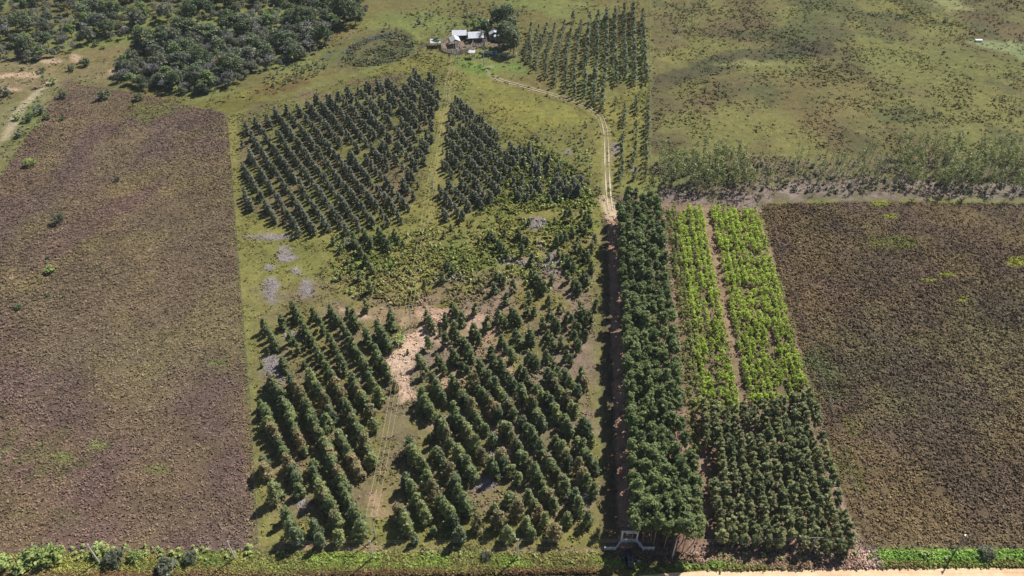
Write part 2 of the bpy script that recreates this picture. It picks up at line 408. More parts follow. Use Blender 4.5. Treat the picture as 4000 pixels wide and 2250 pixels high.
stripe(PA((52.4, 140), (52.4, 236)), 1.2, srgb(156, 130, 98), .5, .4, .8)
zone(PA((72.4, 146), (75.6, 146), (74.6, 232), (71.8, 232)), srgb(140, 120, 78), srgb(134, 122, 66), .5, .5, .9, 5)
zone(PA((72, 94), (76.5, 94), (74, 128), (70, 120)), srgb(186, 158, 140), None, .6, .6, .8, 5)
# belt of tall thin trees
zone(PD((1650, 500), (1670, 470), (1800, 470), (2100, 440), (2700, 470), (2700, 508), (2200, 500), (1930, 508), (1915, 525)), srgb(150, 130, 118), srgb(124, 112, 86), 2.5, 2.5, 1, 6)
zone(PD((1650, 400), (2700, 400), (2700, 470), (2100, 440), (1800, 478), (1660, 480)), srgb(116, 114, 70), srgb(122, 106, 84), 5, 4, .8, 7)
# rough brown field east
zone(PD((1915, 524), (1935, 512), (2200, 508), (3200, 514), (3200, 1378), (2163, 1380), (2120, 1240), (2040, 975), (1975, 740)), srgb(120, 102, 70), srgb(108, 90, 70), 1.2, 1.4, 1, 12)
zone(PD((2080, 800), (2700, 700), (2700, 1000), (2300, 1100), (2060, 1000)), srgb(116, 106, 72), srgb(102, 90, 70), 14, 8, .8, 12)
zone(PD((2030, 900), (2090, 880), (2120, 1000), (2060, 980)), srgb(92, 100, 52), None, 5, 4, .7, 6)
zone(PD((2060, 1000), (2160, 1050), (2200, 1300), (2140, 1250)), srgb(112, 108, 54), None, 6, 5, .7, 5, .5)
zone(PD((1990, 508), (2060, 520), (2055, 532), (1990, 522)), srgb(98, 70, 62), None, 4, 3, .3)
stripe(PD((2060, 972), (2180, 965), (2280, 935), (2380, 915)), 1.2, srgb(90, 74, 58), 1.2, 1.4, .7)
for q in ((2215, 512, 28, 7), (2340, 705, 16, 6), (2425, 752, 14, 8), (2385, 690, 22, 5), (2240, 545, 20, 6), (2250, 610, 60, 16), (2560, 660, 30, 14)): spot(*q, srgb(150, 156, 40) if q[2] < 40 else srgb(118, 118, 56), .75, 1.5)
# farmyard earth
zone([FZ(*p) for p in ((300, 320), (420, 250), (640, 250), (900, 200), (960, 290), (1220, 350), (1220, 420), (900, 350), (560, 450), (400, 440), (300, 390))], srgb(158, 134, 116), srgb(140, 122, 98), 1, 1, .9, 5)
zone([FZ(*p) for p in ((480, 520), (900, 620), (1300, 600), (1450, 700), (1100, 640), (900, 760), (640, 700))], srgb(112, 140, 58), None, 4, 3, .8, 6)
stripe([FZ(*p) for p in ((1010, 625), (930, 625), (905, 660), (940, 740), (1030, 775))], .9, srgb(158, 152, 108), 1, .8, .7)
stripe([FZ(*p) for p in ((60, 380), (260, 520), (520, 640), (900, 700))], .8, srgb(106, 116, 50), 1.5, 1, .6)
stripe([FZ(*p) for p in ((200, 560), (330, 700), (420, 790))], .8, srgb(112, 100, 56), 1, 1, .6)
TRACK = PD((1245, 196), (1262, 203), (1290, 210), (1370, 232), (1440, 253), (1490, 275), (1513, 293), (1523, 325), (1526, 370), (1527, 430), (1531, 490), (1536, 530))
stripe(TRACK, 2.0, srgb(150, 140, 92), .8, .8, .8)
stripe(PD((1245, 206), (1370, 242), (1450, 268), (1480, 290)), .9, srgb(104, 96, 54), .8, .8, .6)
stripe(PD((1518, 500), (1533, 515), (1537, 545)), 2.2, srgb(214, 184, 148), 1, .6, .8)

def land(x, y):
    x = np.asarray(x, float); y = np.asarray(y, float)
    col = np.empty(x.shape + (3,)); col[:] = C_PAST
    wob = {}
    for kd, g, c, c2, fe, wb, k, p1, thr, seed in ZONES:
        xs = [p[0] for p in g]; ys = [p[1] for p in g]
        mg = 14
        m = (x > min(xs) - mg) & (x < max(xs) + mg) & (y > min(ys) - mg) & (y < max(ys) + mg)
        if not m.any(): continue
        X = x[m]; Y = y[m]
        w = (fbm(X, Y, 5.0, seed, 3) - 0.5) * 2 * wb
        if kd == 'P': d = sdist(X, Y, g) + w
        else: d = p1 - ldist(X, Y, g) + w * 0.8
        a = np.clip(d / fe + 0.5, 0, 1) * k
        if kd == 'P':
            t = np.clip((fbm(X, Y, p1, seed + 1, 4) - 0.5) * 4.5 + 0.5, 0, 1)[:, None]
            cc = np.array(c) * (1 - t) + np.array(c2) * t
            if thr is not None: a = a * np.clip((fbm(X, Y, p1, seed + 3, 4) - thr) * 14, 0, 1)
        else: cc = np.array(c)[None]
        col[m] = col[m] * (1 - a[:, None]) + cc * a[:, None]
    v = 0.80 + 0.4 * fbm(x, y, 9, 5, 5)
    h = fbm(x, y, 30, 7, 3) - 0.5
    g = col.mean(-1, keepdims=True)
    col = (col * 0.86 + g * 0.14) * 0.79
    col = col * v[..., None] * (1 + h[..., None] * np.array([0.25, 0.1, 0.1]))
    return col

def axis(lo, hi, step, far_lo, far_hi):
    mid = np.arange(lo, hi + 1e-6, step)
    a = []; v = lo; s = step
    while v > far_lo: s *= 1.35; v -= s; a.append(v)
    b = []; v = hi; s = step
    while v < far_hi: s *= 1.35; v += s; b.append(v)
    return np.concatenate([a[::-1], mid, b])
gx = axis(-150, 150, 0.8, -4000, 4000)
gx = np.concatenate([axis(-300, -150.8, 1.4, -4000, -151)[:0], gx])
gx = np.unique(np.concatenate([gx[(gx >= -150) & (gx <= 150)], np.arange(-320, -150, 1.5), np.arange(151.5, 320, 1.5), np.array([-4000, -2500, -1500, -1000, -700, -500, -400, 400, 500, 700, 1000, 1500, 2500, 4000.])]))
gy = np.unique(np.concatenate([np.arange(78, 300, 0.8), np.arange(301, 460, 1.5), np.array([-1500, -800, -400, -200, -100, -40, 0, 30, 50, 65, 480, 520, 600, 750, 1000, 1500, 2500, 4500.])]))
GX, GY = np.meshgrid(gx, gy)
Z = (fbm(GX, GY, 3.0, 2, 3) - 0.5) * 0.22 + (fbm(GX, GY, 60, 1, 2) - .5) * 0.5
near = (np.abs(GX) < 330) & (GY > 70) & (GY < 470)
Z = np.where(near, Z, 0)
nx, ny = len(gx), len(gy)
i = np.arange(ny - 1)[:, None] * nx + np.arange(nx - 1)[None]
Fq = np.stack([i, i + 1, i + nx + 1, i + nx], -1).reshape(-1, 4)
# carve the pond hollow
POND = PD((868, 126), (885, 112), (925, 94), (975, 82), (1012, 84), (1030, 96), (1022, 102), (1000, 96), (965, 94), (930, 103), (900, 116), (880, 128))
pdist = sdist(GX, GY, POND)
Z = Z - np.clip(pdist + 1.5, 0, 4) * 0.22
rim = np.exp(-(np.abs(pdist + 3.2) / 1.6) ** 2) * (GY > 372)
Z = Z + rim * 0.5
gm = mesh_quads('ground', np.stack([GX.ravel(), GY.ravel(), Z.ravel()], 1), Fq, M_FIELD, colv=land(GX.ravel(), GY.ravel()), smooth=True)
ob('ground', gm, kind='structure')
def gz(x, y):
    return float((fbm(np.array([x]), np.array([y]), 3.0, 2, 3)[0] - 0.5) * 0.22 + (fbm(np.array([x]), np.array([y]), 60, 1, 2)[0] - .5) * 0.5)
m, n, l, b = new_mat('pond_water', 0.12, 0.5)
b.inputs['Base Color'].default_value = (0.07, 0.075, 0.065, 1)
nz = noise(n, l, 1.5, 3)
bp = n.new('ShaderNodeBump'); bp.inputs['Strength'].default_value = 0.12; l.new(nz, bp.inputs['Height']); l.new(bp.outputs[0], b.inputs['Normal'])
pc = np.mean(POND, 0)
PV = [(x, y, -0.12) for x, y in POND]
me = bpy.data.meshes.new('pond_water'); me.from_pydata(PV, [], [list(range(len(PV)))]); me.materials.append(m)
ob('pond_water', me, kind='structure')

# ------------------------------------------------------------------ roads
M_ROAD = col_mat('sandy_road', 1.0, 0.14, 0.15)
def ribbon(name, line, half, z, cfun, step=0.8, across=5):
    pts = [np.array(p, float) for p in line]
    out = []
    for a, b_ in zip(pts, pts[1:]):
        L = np.linalg.norm(b_ - a); k = max(1, int(L / step))
        for i in range(k): out.append(a + (b_ - a) * i / k)
    out.append(pts[-1]); P = np.array(out)
    for _ in range(6): P[1:-1] = (P[:-2] + P[1:-1] * 2 + P[2:]) / 4
    T = np.gradient(P, axis=0); T /= np.linalg.norm(T, axis=1, keepdims=True)
    N = np.stack([-T[:, 1], T[:, 0]], 1)
    V = []
    us = np.linspace(-1, 1, across)
    for p, nn in zip(P, N):
        for u in us:
            h = half * (1 + (vnoise(p[0], p[1], 2.2, 3) - .5) * (0.5 if u > 0 else 0.3) * (half > 3 and .12 or .9))
            q = p + nn * u * h
            V.append((q[0], q[1], z + gz(q[0], q[1])))
    V = np.array(V); na = across
    i = np.arange(len(P) - 1)[:, None] * na + np.arange(na - 1)[None]
    F = np.stack([i, i + 1, i + na + 1, i + na], -1).reshape(-1, 4)
    F = F[:, ::-1]
    o = ob(name, mesh_quads(name, V, F, M_ROAD, colv=cfun(V), smooth=True), kind='structure')
    return o
def road_col(V):
    x, y = V[:, 0], V[:, 1]
    t = np.clip((fbm(x, y * 6, 9, 2, 4) - .45) * 5, 0, 1)[:, None]
    return np.array(srgb(228, 194, 156)) * (1 - t * .5) + np.array(srgb(196, 150, 116)) * t * .5
ribbon("dirt_road", [(-120, 74), (0, 78.5), (30, 81.0), (45, 82.2), (60, 82.9), (75, 83.0), (100, 82.7), (130, 82.2), (180, 81.6), (300, 80)], 5.6, 0.09, road_col, 1.5, 11)
def track_col(V):
    f_ = np.clip((300 - V[:, 1]) / 60, 0, 1)[:, None]
    x, y = V[:, 0], V[:, 1]
    t = np.clip((fbm(x, y, 6, 4, 4) - .4) * 4, 0, 1)[:, None]
    return np.array(srgb(190, 176, 146)) * (1 - t) * (.78 + .3 * f_) + np.array(srgb(150, 140, 96)) * t
tl = np.array(TRACK); tg = np.gradient(tl, axis=0); tg /= np.linalg.norm(tg, axis=1, keepdims=True); tn = np.stack([-tg[:, 1], tg[:, 0]], 1)
for sgn in (-1, 1):
    ribbon('wheel_track', tl + tn * 0.8 * sgn, 0.26, 0.16, track_col, .8, 3)

# ------------------------------------------------------------------ ground cover that nobody could count
def tuft_mass(name, n, poly, dens_fn, size, height, dark, jit, label, blades=7, zlift=0.0, sat=None):
    """rough grass: splayed leaf patches scattered over a polygon"""
    P = np.array(poly); lo = P.min(0); hi = P.max(0)
    X = rng.uniform(lo[0], hi[0], n); Y = rng.uniform(lo[1], hi[1], n)
    keep = sdist(X, Y, poly) > 0.2
    # only where the frame can see
    u = (X / ((Y * _c + CAM_H * _s))) * FPX
    keep &= (np.abs(u) < 2150)
    if dens_fn is not None: keep &= rng.random(n) < dens_fn(X, Y)
    X = X[keep]; Y = Y[keep]; n = len(X)
    base = land(X, Y)
    s = size * rng.uniform(0.55, 1.5, n)
    C = np.repeat(np.stack([X, Y, np.zeros(n)], 1), blades, 0)
    S_ = np.repeat(s, blades)
    N = rng.normal(size=(n * blades, 3)) * 0.75; N[:, 2] = np.abs(N[:, 2]) * 0.9 + 0.75
    N[:, :2] += 0.3
    off = rng.normal(size=(n * blades, 3)) * S_[:, None] * 0.34
    off[:, 2] = rng.uniform(0.05, 1.0, n * blades) * height * S_ / size
    V, F = leaf_quads(C + off, N, S_ * 0.6, 0.75)
    cj = dark * 1.2 * (1 + (rng.random((n, 1)) - .5) * jit * 1.6)
    cc = np.repeat(base * cj, blades, 0) * (1 + (rng.random((n * blades, 1)) - .5) * jit)
    if sat is not None: cc = cc * np.array(sat)
    me = mesh_quads(name, V, F, M_TUFT, colv=np.repeat(cc, 4, 0))
    return ob(name, me, kind='stuff', label=label)
WEST = PD((168, 206), (300, 228), (470, 264), (560, 284), (573, 296), (590, 520), (600, 640), (612, 800), (630, 1000), (652, 1388), (-200, 1398), (-200, 500), (0, 440), (130, 250))
tuft_mass('rough_grass', 125000, WEST, lambda x, y: 0.55 + 0.45 * fbm(x, y, 6, 3, 3), .6, 0.22, 1.3, 0.34, 'rough purple-brown tussock grass of the field beside the plantation', 7)
EAST = PD((1915, 524), (1935, 512), (2200, 508), (2900, 514), (2900, 1378), (2163, 1380), (2120, 1240), (2040, 975), (1975, 740))
tuft_mass('tussock_grass', 84000, EAST, lambda x, y: 0.5 + 0.5 * fbm(x, y, 5, 3, 3), .62, 0.26, 1.34, 0.40, 'dark brown tussock grass of the field beyond the yellow saplings', 7)
PASTR = PD((1638, -30), (2700, -30), (2700, 500), (1638, 470))
tuft_mass('pasture_tussocks', 80000, PASTR, lambda x, y: np.clip((fbm(x, y, 13, 4, 4) - .38) * 1.4, 0.05, .4), .85, 0.34, 1.12, 0.36, 'dark tussocks dotted over the olive open pasture', 6)
PASTL = PD((0, 150), (420, 110), (900, 60), (1100, 0), (1640, 0), (1640, 300), (1500, 290), (1100, 150), (800, 190), (575, 290), (450, 260), (170, 205), (0, 430))
tuft_mass('meadow_grass', 26000, PASTL, lambda x, y: np.clip((fbm(x, y, 10, 6, 4) - .36) * 2, 0.02, .5), 1.0, 0.35, 0.95, 0.35, 'short olive grass round the farm and pond', 6)
PLAN = PD((573, 292), (750, 238), (905, 186), (1060, 135), (1240, 190), (1500, 270), (1636, 200), (1636, 460), (1530, 540), (1500, 1000), (1520, 1390), (655, 1390), (630, 1000), (612, 800), (600, 640), (590, 520))
MEADOW = PD((1110, 140), (1240, 190), (1500, 262), (1526, 310), (1528, 500), (1340, 330), (1250, 262), (1180, 205))
tuft_mass('plantation_grass', 56000, PLAN, lambda x, y: np.where(sdist(x, y, MEADOW) > 0, .12, 1) * np.clip((fbm(x, y, 7, 5, 4) - .33) * 2.5, 0.05, .9), 0.7, 0.17, 1.0, 0.35, 'olive grass and dead litter between the plantation rows', 6)
VERG = PD((-200, 1398), (650, 1390), (1530, 1390), (1560, 1385), (1750, 1392), (2800, 1382), (2800, 1424), (1700, 1436), (1640, 1448), (1560, 1440), (-200, 1465))
tuft_mass('verge_grass', 70000, VERG, lambda x, y: np.where((x > 24) & (x < 45) & (y < 91.5), .08, 1.0), 0.6, 0.4, 1.25, 0.5, 'bright green tall grass on the road verge', 8)
STRIP = PA((15, 94.3), (75, 94.6), (75, 245), (36, 245), (19, 228), (15, 226))
tuft_mass('strip_litter', 16000, STRIP, lambda x, y: np.clip((fbm(x, y, 4, 5, 4) - .4) * 2.5, 0.03, .7), 0.7, 0.2, 0.85, 0.6, 'dry weeds and leaf litter on the pinkish bare strips', 5)
MID = PD((860, 600), (1060, 580), (1250, 540), (1490, 560), (1490, 700), (1250, 700), (1180, 770), (900, 770), (820, 660))
tuft_mass('green_weeds', 5200, MID, lambda x, y: np.clip((fbm(x, y, 8, 3, 4) - .38) * 4, 0.05, 1), 1.0, 0.55, .98, 0.5, 'green and straw coloured weeds in the middle clearing', 9, sat=(0.98, 1.06, .95))
MID2 = PD((1290, 380), (1340, 360), (1480, 440), (1500, 520), (1300, 540), (1190, 545), (1240, 480))
tuft_mass('low_weeds', 2600, MID2, None, 1.0, 0.6, .92, 0.5, 'green weeds among the bushes beside the back block', 9, sat=(.95, 1.12, .9))
tuft_mass('pond_rushes', 2600, PD((860, 130), (900, 105), (960, 84), (1020, 88), (1046, 110), (1030, 140), (960, 165), (860, 170)), lambda x, y: np.clip((fbm(x, y, 5, 3, 4) - .4) * 4, 0.05, 1), .9, .5, 1.15, .4, 'pale rushes and grass growing in the shallow pond hollow', 7)
# slash: grey dead branches lying in heaps
def sticks(name, spots_, label, mat):
    parts = []
    for (x, y, rx, ry, k) in spots_:
        for _ in range(k):
            a = rnd.uniform(0, 2 * PI); q = math.sqrt(rnd.random())
            cx, cy = WD(x + rx * q * math.cos(a), y + ry * q * math.sin(a))
            L = rnd.uniform(.5, 2.2); t = rnd.uniform(0, PI); h = gz(cx, cy)
            parts.append(tube((cx, cy, h + .12), (cx + L * math.cos(t), cy + L * math.sin(t), h + rnd.uniform(.12, .4)), .045, .02, 3))
    V, F = cat(parts)
    ob(name, mesh_quads(name, V, F, mat), kind='stuff', label=label)
M_STICK = plain('dead_sticks', (0.40, 0.36, 0.35), .9, .3, .6)
sticks('cut_branches', ((683, 598, 70, 7, 160), (712, 640, 14, 22, 60), (677, 675, 14, 6, 40), (747, 685, 15, 10, 60), (682, 730, 16, 30, 150), (770, 722, 12, 22, 70), (672, 905, 14, 10, 50), (690, 925, 16, 30, 110),
        (890, 610, 30, 8, 50), (1345, 565, 30, 18, 120), (1385, 665, 22, 30, 120), (1150, 700, 16, 9, 40), (1180, 1062, 22, 40, 90), (1215, 1220, 30, 16, 70), (1475, 1240, 12, 22, 90), (760, 1270, 12, 22, 70), (1330, 900, 120, 120, 260), (850, 860, 160, 60, 160), (1030, 900, 60, 90, 160)),
       'grey cut branches lying in heaps between the plantation trees', M_STICK)
# ------------------------------------------------------------------ tree templates
def tpl(V, F, T, wood=None):
    t = Tpl(); t.V, t.F, t.T, t.wood = V, F, T, wood
    return t
def conical(h, r, nc, per, size, seed, low=0.10, ragged=0.25, pointy=0.9):
    """young plantation tree: feathered down to the grass, widest near the foot"""
    g = np.random.default_rng(seed)
    z = h * (low + (1 - low) * g.random(nc) ** 1.15)
    k = 1 - (z / h - low) / (1 - low)
    R = r * (0.18 + 0.82 * k ** pointy) * np.where(z < h * .22, 0.85, 1)
    a = g.uniform(0, 2 * PI, nc)
    q = g.uniform(0.25, 1.0, nc) ** 0.5 * (1 + (g.random(nc) - .5) * ragged * 2)
    C = np.stack([np.cos(a) * R * q, np.sin(a) * R * q, z], 1)
    C[:3] = [[0, 0, h * .93], [0.1, 0, h * .86], [0, .1, h * .78]]
    V, F, T = clump_crown(C, 0.30 + 0.16 * r * g.uniform(.6, 1.3, nc), per, size, 0.45, 0.55, 0.75, g)
    return tpl(V, F, T, cat([tube((0, 0, -.1), (0, 0, h * .8), .07, .03)]))
def domed(h, r, ch, nc, per, size, seed, lean=0.0, flat=0.8, low_r=0.55, limbs=5, tr=0.12):
    """bare pole below, rounded crown on top"""
    g = np.random.default_rng(seed)
    th = g.uniform(0, 2 * PI, nc); cz = g.uniform(-0.75, 1, nc)
    rr = np.sqrt(np.clip(1 - cz ** 2, 0, 1))
    q = g.uniform(0.45, 1.0, nc)
    C = np.stack([np.cos(th) * rr * r * q, np.sin(th) * rr * r * q, h - ch * .5 + cz * ch * .46 * (0.5 + .5 * q)], 1)
    C[:, :2] += np.array([lean, 0])
    V, F, T = clump_crown(C, r * 0.33 * g.uniform(.6, 1.3, nc), per, size, 0.5, 0.6, flat, g)
    wd = [tube((0, 0, -.2), (lean * .8, 0, h - ch * .55), tr, tr * .55)]
    for _ in range(limbs):
        j = g.integers(nc)
        z0 = h - ch * g.uniform(.6, 1.0)
        wd.append(tube((lean * .6, 0, z0), C[j], tr * .35, tr * .12, 4))
    return tpl(V, F, T, cat(wd))
def bare(h, r, seed, n1=9, n2=7, n3=6, tw=0.02):
    """leafless grey crown of forking twigs"""
    g = np.random.default_rng(seed)
    wd = [tube((0, 0, -.2), (0, 0, h * .35), .22, .16)]
    C = []; N = []
    tv = []
    for i in range(n1):
        a = g.uniform(0, 2 * PI); e = g.uniform(.35, 1.25)
        p1 = np.array([math.cos(a) * math.cos(e) * r * .6, math.sin(a) * math.cos(e) * r * .6, h * .35 + math.sin(e) * h * .38])
        wd.append(tube((0, 0, h * .33), p1, .13, .07, 4))
        for j in range(n2):
            d = g.normal(size=3); d[2] = abs(d[2]) * .7 + .1; d /= np.linalg.norm(d)
            p2 = p1 + d * r * g.uniform(.25, .5) + (p1 * np.array([.35, .35, 0]))
            p2[2] = min(p2[2], h)
            wd.append(tube(p1, p2, .055, .03, 3))
            for k in range(n3):
                d = g.normal(size=3); d[2] = abs(d[2]) * .6; d /= np.linalg.norm(d)
                tv.append((p2, p2 + d * r * g.uniform(.14, .3)))
    # twigs as slim blades
    P0 = np.array([t[0] for t in tv]); P1 = np.array([t[1] for t in tv])
    sd_ = np.cross(P1 - P0, g.normal(size=P0.shape)); sd_ /= np.linalg.norm(sd_, axis=1, keepdims=True)
    w = 0.085
    V = np.stack([P0 - sd_ * w, P0 + sd_ * w, P1 + sd_ * w * .3, P1 - sd_ * w * .3], 1).reshape(-1, 3)
    F = np.arange(len(V)).reshape(-1, 4)
    return tpl(V, F, np.repeat(g.random(len(P0)), 4), cat(wd))
def palm(h, seed):
    g = np.random.default_rng(seed)
    V = []; n = 0
    for i in range(16):
        a = i * 2.4; el = g.uniform(-.1, .9)
        prev = np.array([0, 0, h]); d = np.array([math.cos(a) * math.cos(el), math.sin(a) * math.cos(el), math.sin(el)])
        sd_ = np.array([-math.sin(a), math.cos(a), 0])
        for k in range(4):
            nx_ = prev + d * .6; d = d + np.array([0, 0, -.32]); d /= np.linalg.norm(d)
            w0 = .3 * (1 - k * .2); w1 = .3 * (1 - (k + 1) * .22)
            V += [prev - sd_ * w0, prev + sd_ * w0, nx_ + sd_ * w1, nx_ - sd_ * w1]
            prev = nx_
    V = np.array(V); F = np.arange(len(V)).reshape(-1, 4)
    return tpl(V, F, np.repeat(g.random(len(F)), 4), cat([tube((0, 0, -.1), (0, 0, h), .16, .1)]))
def make_proto(name, t, mleaf, mwood, parts=True):
    """a tree ready to be set down and copied: an Empty with crown and trunk, or one mesh when it is too small to show them"""
    if parts:
        root = ob(name, None)
        ob('crown', mesh_quads('crown', t.V, t.F, mleaf, tint=t.T), parent=root)
        ob('trunk', mesh_quads('trunk', *t.wood, mwood), parent=root)
        return root
    return ob(name, mesh_quads(name, t.V, t.F, mleaf, tint=t.T))
class Planter:
    def __init__(self, name, tpls, mleafs, mwood, cat_, group, parts=True):
        self.p = [[name, t, mleafs[i % len(mleafs)], None] for i, t in enumerate(tpls)]
        self.mw, self.cat, self.group, self.parts = mwood, cat_, group, parts
    def put(self, v, x, y, rot, sc, label):
        e = self.p[v]
        z = gz(x, y) - 0.05
        if e[3] is None:
            o = e[3] = make_proto(e[0], e[1], e[2], self.mw, self.parts)
        else:
            o = copy_tree(e[3])
        o.location = (x, y, z); o.rotation_euler = (0, 0, rot)
        o.scale = (sc, sc, sc) if isinstance(sc, (int, float)) else sc
        o['label'] = label; o['category'] = self.cat; o['group'] = self.group
        return o

# ------------------------------------------------------------------ front plantation block
RA = math.radians(-59.5)
RDX, RDY = math.cos(RA), math.sin(RA)              # along a planted row, towards the road
RNX, RNY = -RDY, RDX                               # across the rows
def rowk(x, y): return int(round((x * RNX + y * RNY - 9.98) / 4.85)) + 1
trees = []       # x, y, scale, class
def seg(o, k, *pts, s=1.0, step=2.25, zt=3.6, cl=0):
    w = [W(o[0] + x / k, o[1] + y / k, zt * s) for x, y in pts]
    for a, b_ in zip(w, w[1:]):
        L = math.hypot(b_[0] - a[0], b_[1] - a[1]); nn = max(1, int(round(L / step)))
        for i in range(nn):
            t = (i + .15) / nn
            trees.append((a[0] + (b_[0] - a[0]) * t + rnd.uniform(-.22, .22), a[1] + (b_[1] - a[1]) * t + rnd.uniform(-.22, .22), s * rnd.uniform(.82, 1.12), cl))
    x, y = w[-1]
    trees.append((x, y, s * rnd.uniform(.85, 1.1), cl))
def one(o, k, *pts, s=1.0, cl=0):
    for x, y in pts:
        q = W(o[0] + x / k, o[1] + y / k, 3.0 * s)
        trees.append((q[0], q[1], s, cl))
A_ = (980, 1080); B_ = (980, 1350); C_ = (980, 1620); D_ = (980, 1890)
k5, k3 = 5.367, 3.033
seg(A_, k5, (840, 540), (900, 640), (980, 800)); one(A_, k5, (640, 900), s=1.15); seg(A_, k5, (240, 930), (480, 1340))
seg(A_, k5, (1290, 700), (1440, 900), (1490, 1040)); seg(A_, k5, (1060, 960), (1360, 1430)); seg(A_, k5, (800, 1230), (960, 1430)); seg(A_, k5, (1640, 620), (1790, 870), s=.9)
seg(A_, k5, (2020, 640), (2130, 780), s=1.1); one(A_, k5, (2180, 900), s=1.35); one(A_, k5, (2400, 570), s=1); seg(A_, k5, (1600, 1240), (1760, 1430)); seg(A_, k5, (1880, 960), (2160, 1420)); seg(A_, k5, (2380, 1130), (2480, 1300), s=1.1)
seg(B_, k5, (1330, 20), (1697, 620), (2110, 1430)); seg(B_, k5, (1780, 80), (1960, 400), s=1.05); one(B_, k5, (1100, 360), s=.7); seg(B_, k5, (1210, 580), (1500, 1050), (1720, 1430))
seg(B_, k5, (830, 650), (1000, 950), (1240, 1430)); seg(B_, k5, (370, 620), (600, 1000), (830, 1430)); seg(B_, k5, (170, 1120), (330, 1400), s=.95); seg(B_, k5, (620, 230), (690, 400), s=.85); one(B_, k5, (220, 390), s=.4)
seg(B_, k5, (2060, 560), (2130, 660)); seg(B_, k5, (2170, 790), (2350, 1090)); seg(B_, k5, (2170, 40), (2440, 440)); seg(B_, k5, (2440, 600), (2540, 720)); one(B_, k5, (2500, 1330), s=1.2)
seg(C_, k3, (200, 60), (300, 230)); seg(C_, k3, (320, 310), (380, 420), s=.9); one(C_, k3, (150, 560), (165, 640), s=1.05); seg(C_, k3, (410, 530), (520, 710), s=1.1); one(C_, k3, (530, 790), s=.9); seg(C_, k3, (450, 40), (620, 370))
seg(C_, k3, (700, 30), (930, 430)); seg(C_, k3, (930, 520), (1100, 800)); one(C_, k3, (890, 60), s=1.35); seg(C_, k3, (1030, 200), (1270, 640)); one(C_, k3, (740, 580), s=.9); one(C_, k3, (740, 660), s=.85); one(C_, k3, (780, 750), s=.8)
seg(C_, k3, (1180, 20), (1300, 200)); seg(C_, k3, (1330, 290), (1430, 500)); seg(C_, k3, (1440, 40), (1450, 80))
one(D_, k3, (280, 80), s=1.25); one(D_, k3, (560, 40), s=1.1); one(D_, k3, (410, 350), s=.95); one(D_, k3, (480, 520), s=1.2); one(D_, k3, (530, 600), s=1.3); one(D_, k3, (750, 490), s=1.1); one(D_, k3, (810, 650), s=1.05); one(D_, k3, (1030, 600), s=.95)
seg(D_, k3, (1070, 20), (1240, 350), s=1.1); one(D_, k3, (1290, 500), s=1.2); seg(D_, k3, (830, 40), (1020, 420), s=1.05); one(D_, k3, (990, 480), s=.7)
E_ = (1460, 1080); F_ = (1460, 1350); G_ = (1460, 1620); H_ = (1460, 1890); I_ = (1900, 1080); J_ = (1900, 1350); K_ = (1900, 1620); L_ = (1900, 1890)
one(E_, k5, (360, 800), (400, 950), s=1.35); seg(E_, k5, (60, 980), (280, 1350), s=1.3); seg(E_, k5, (1110, 740), (1230, 1000), s=.95); seg(E_, k5, (1470, 770), (1540, 930), s=.75); one(E_, k5, (1850, 850), s=1.1); seg(E_, k5, (1670, 1010), (1770, 1200))
seg(E_, k5, (2080, 1050), (2200, 1260)); one(E_, k5, (2380, 950), s=1.2); seg(E_, k5, (1860, 1280), (2000, 1440)); one(E_, k5, (1500, 1300), s=1.1); one(E_, k5, (1130, 1370), s=1); one(E_, k5, (2130, 650), s=.95); seg(E_, k5, (1640, 560), (1730, 700)); one(E_, k5, (1400, 1130), s=.6)
one(F_, k3, (530, 150), (600, 270), s=1.05); seg(F_, k3, (740, 90), (790, 170)); one(F_, k3, (830, 260), s=.95); seg(F_, k3, (920, 50), (990, 140)); one(F_, k3, (1120, 60), (1150, 130), s=1.2); seg(F_, k3, (690, 370), (740, 450), (810, 570))
seg(F_, k3, (920, 390), (1010, 510), (1070, 610)); seg(F_, k3, (1040, 210), (1290, 550)); seg(F_, k3, (1330, 610), (1440, 790)); seg(F_, k3, (560, 560), (650, 720)); one(F_, k3, (680, 790), s=.85); seg(F_, k3, (1240, 180), (1440, 480)); one(F_, k3, (250, 470), s=.65)
seg(F_, k3, (20, 40), (170, 320), s=1.1); one(F_, k3, (50, 560), s=1.45); one(F_, k3, (950, 770), s=1.05); seg(F_, k3, (1120, 650), (1190, 790)); seg(F_, k3, (1390, 40), (1440, 200)); one(F_, k3, (570, 380), s=.45); one(F_, k3, (400, 60), s=.4)
seg(G_, k3, (400, 310), (480, 440), s=1.15); seg(G_, k3, (540, 530), (590, 600)); seg(G_, k3, (640, 710), (700, 800), s=1.1); seg(G_, k3, (770, 60), (900, 290), s=1.1); seg(G_, k3, (740, 390), (920, 660), s=1.05); one(G_, k3, (380, 770), s=1.1)
seg(G_, k3, (990, 30), (1120, 200), (1290, 460)); seg(G_, k3, (1340, 540), (1430, 640)); seg(G_, k3, (980, 400), (1160, 660), s=1.1); one(G_, k3, (1310, 140), s=1); one(G_, k3, (1400, 270), s=1); seg(G_, k3, (1230, 40), (1330, 160)); one(G_, k3, (970, 780), s=1.15); one(G_, k3, (660, 250), s=.6)
one(H_, k3, (440, 30), s=1.1); seg(H_, k3, (510, 130), (610, 340), s=1.1); seg(H_, k3, (300, 260), (370, 430), s=1.1); seg(H_, k3, (420, 490), (480, 620), s=.8); one(H_, k3, (700, 50), s=1.2); seg(H_, k3, (790, 150), (950, 410), s=1.1)
one(H_, k3, (1010, 580), s=1.25); one(H_, k3, (710, 520), s=.75); seg(H_, k3, (1000, 70), (1100, 230), s=1.3); one(H_, k3, (1220, 450), s=.95); one(H_, k3, (1430, 260), s=1)
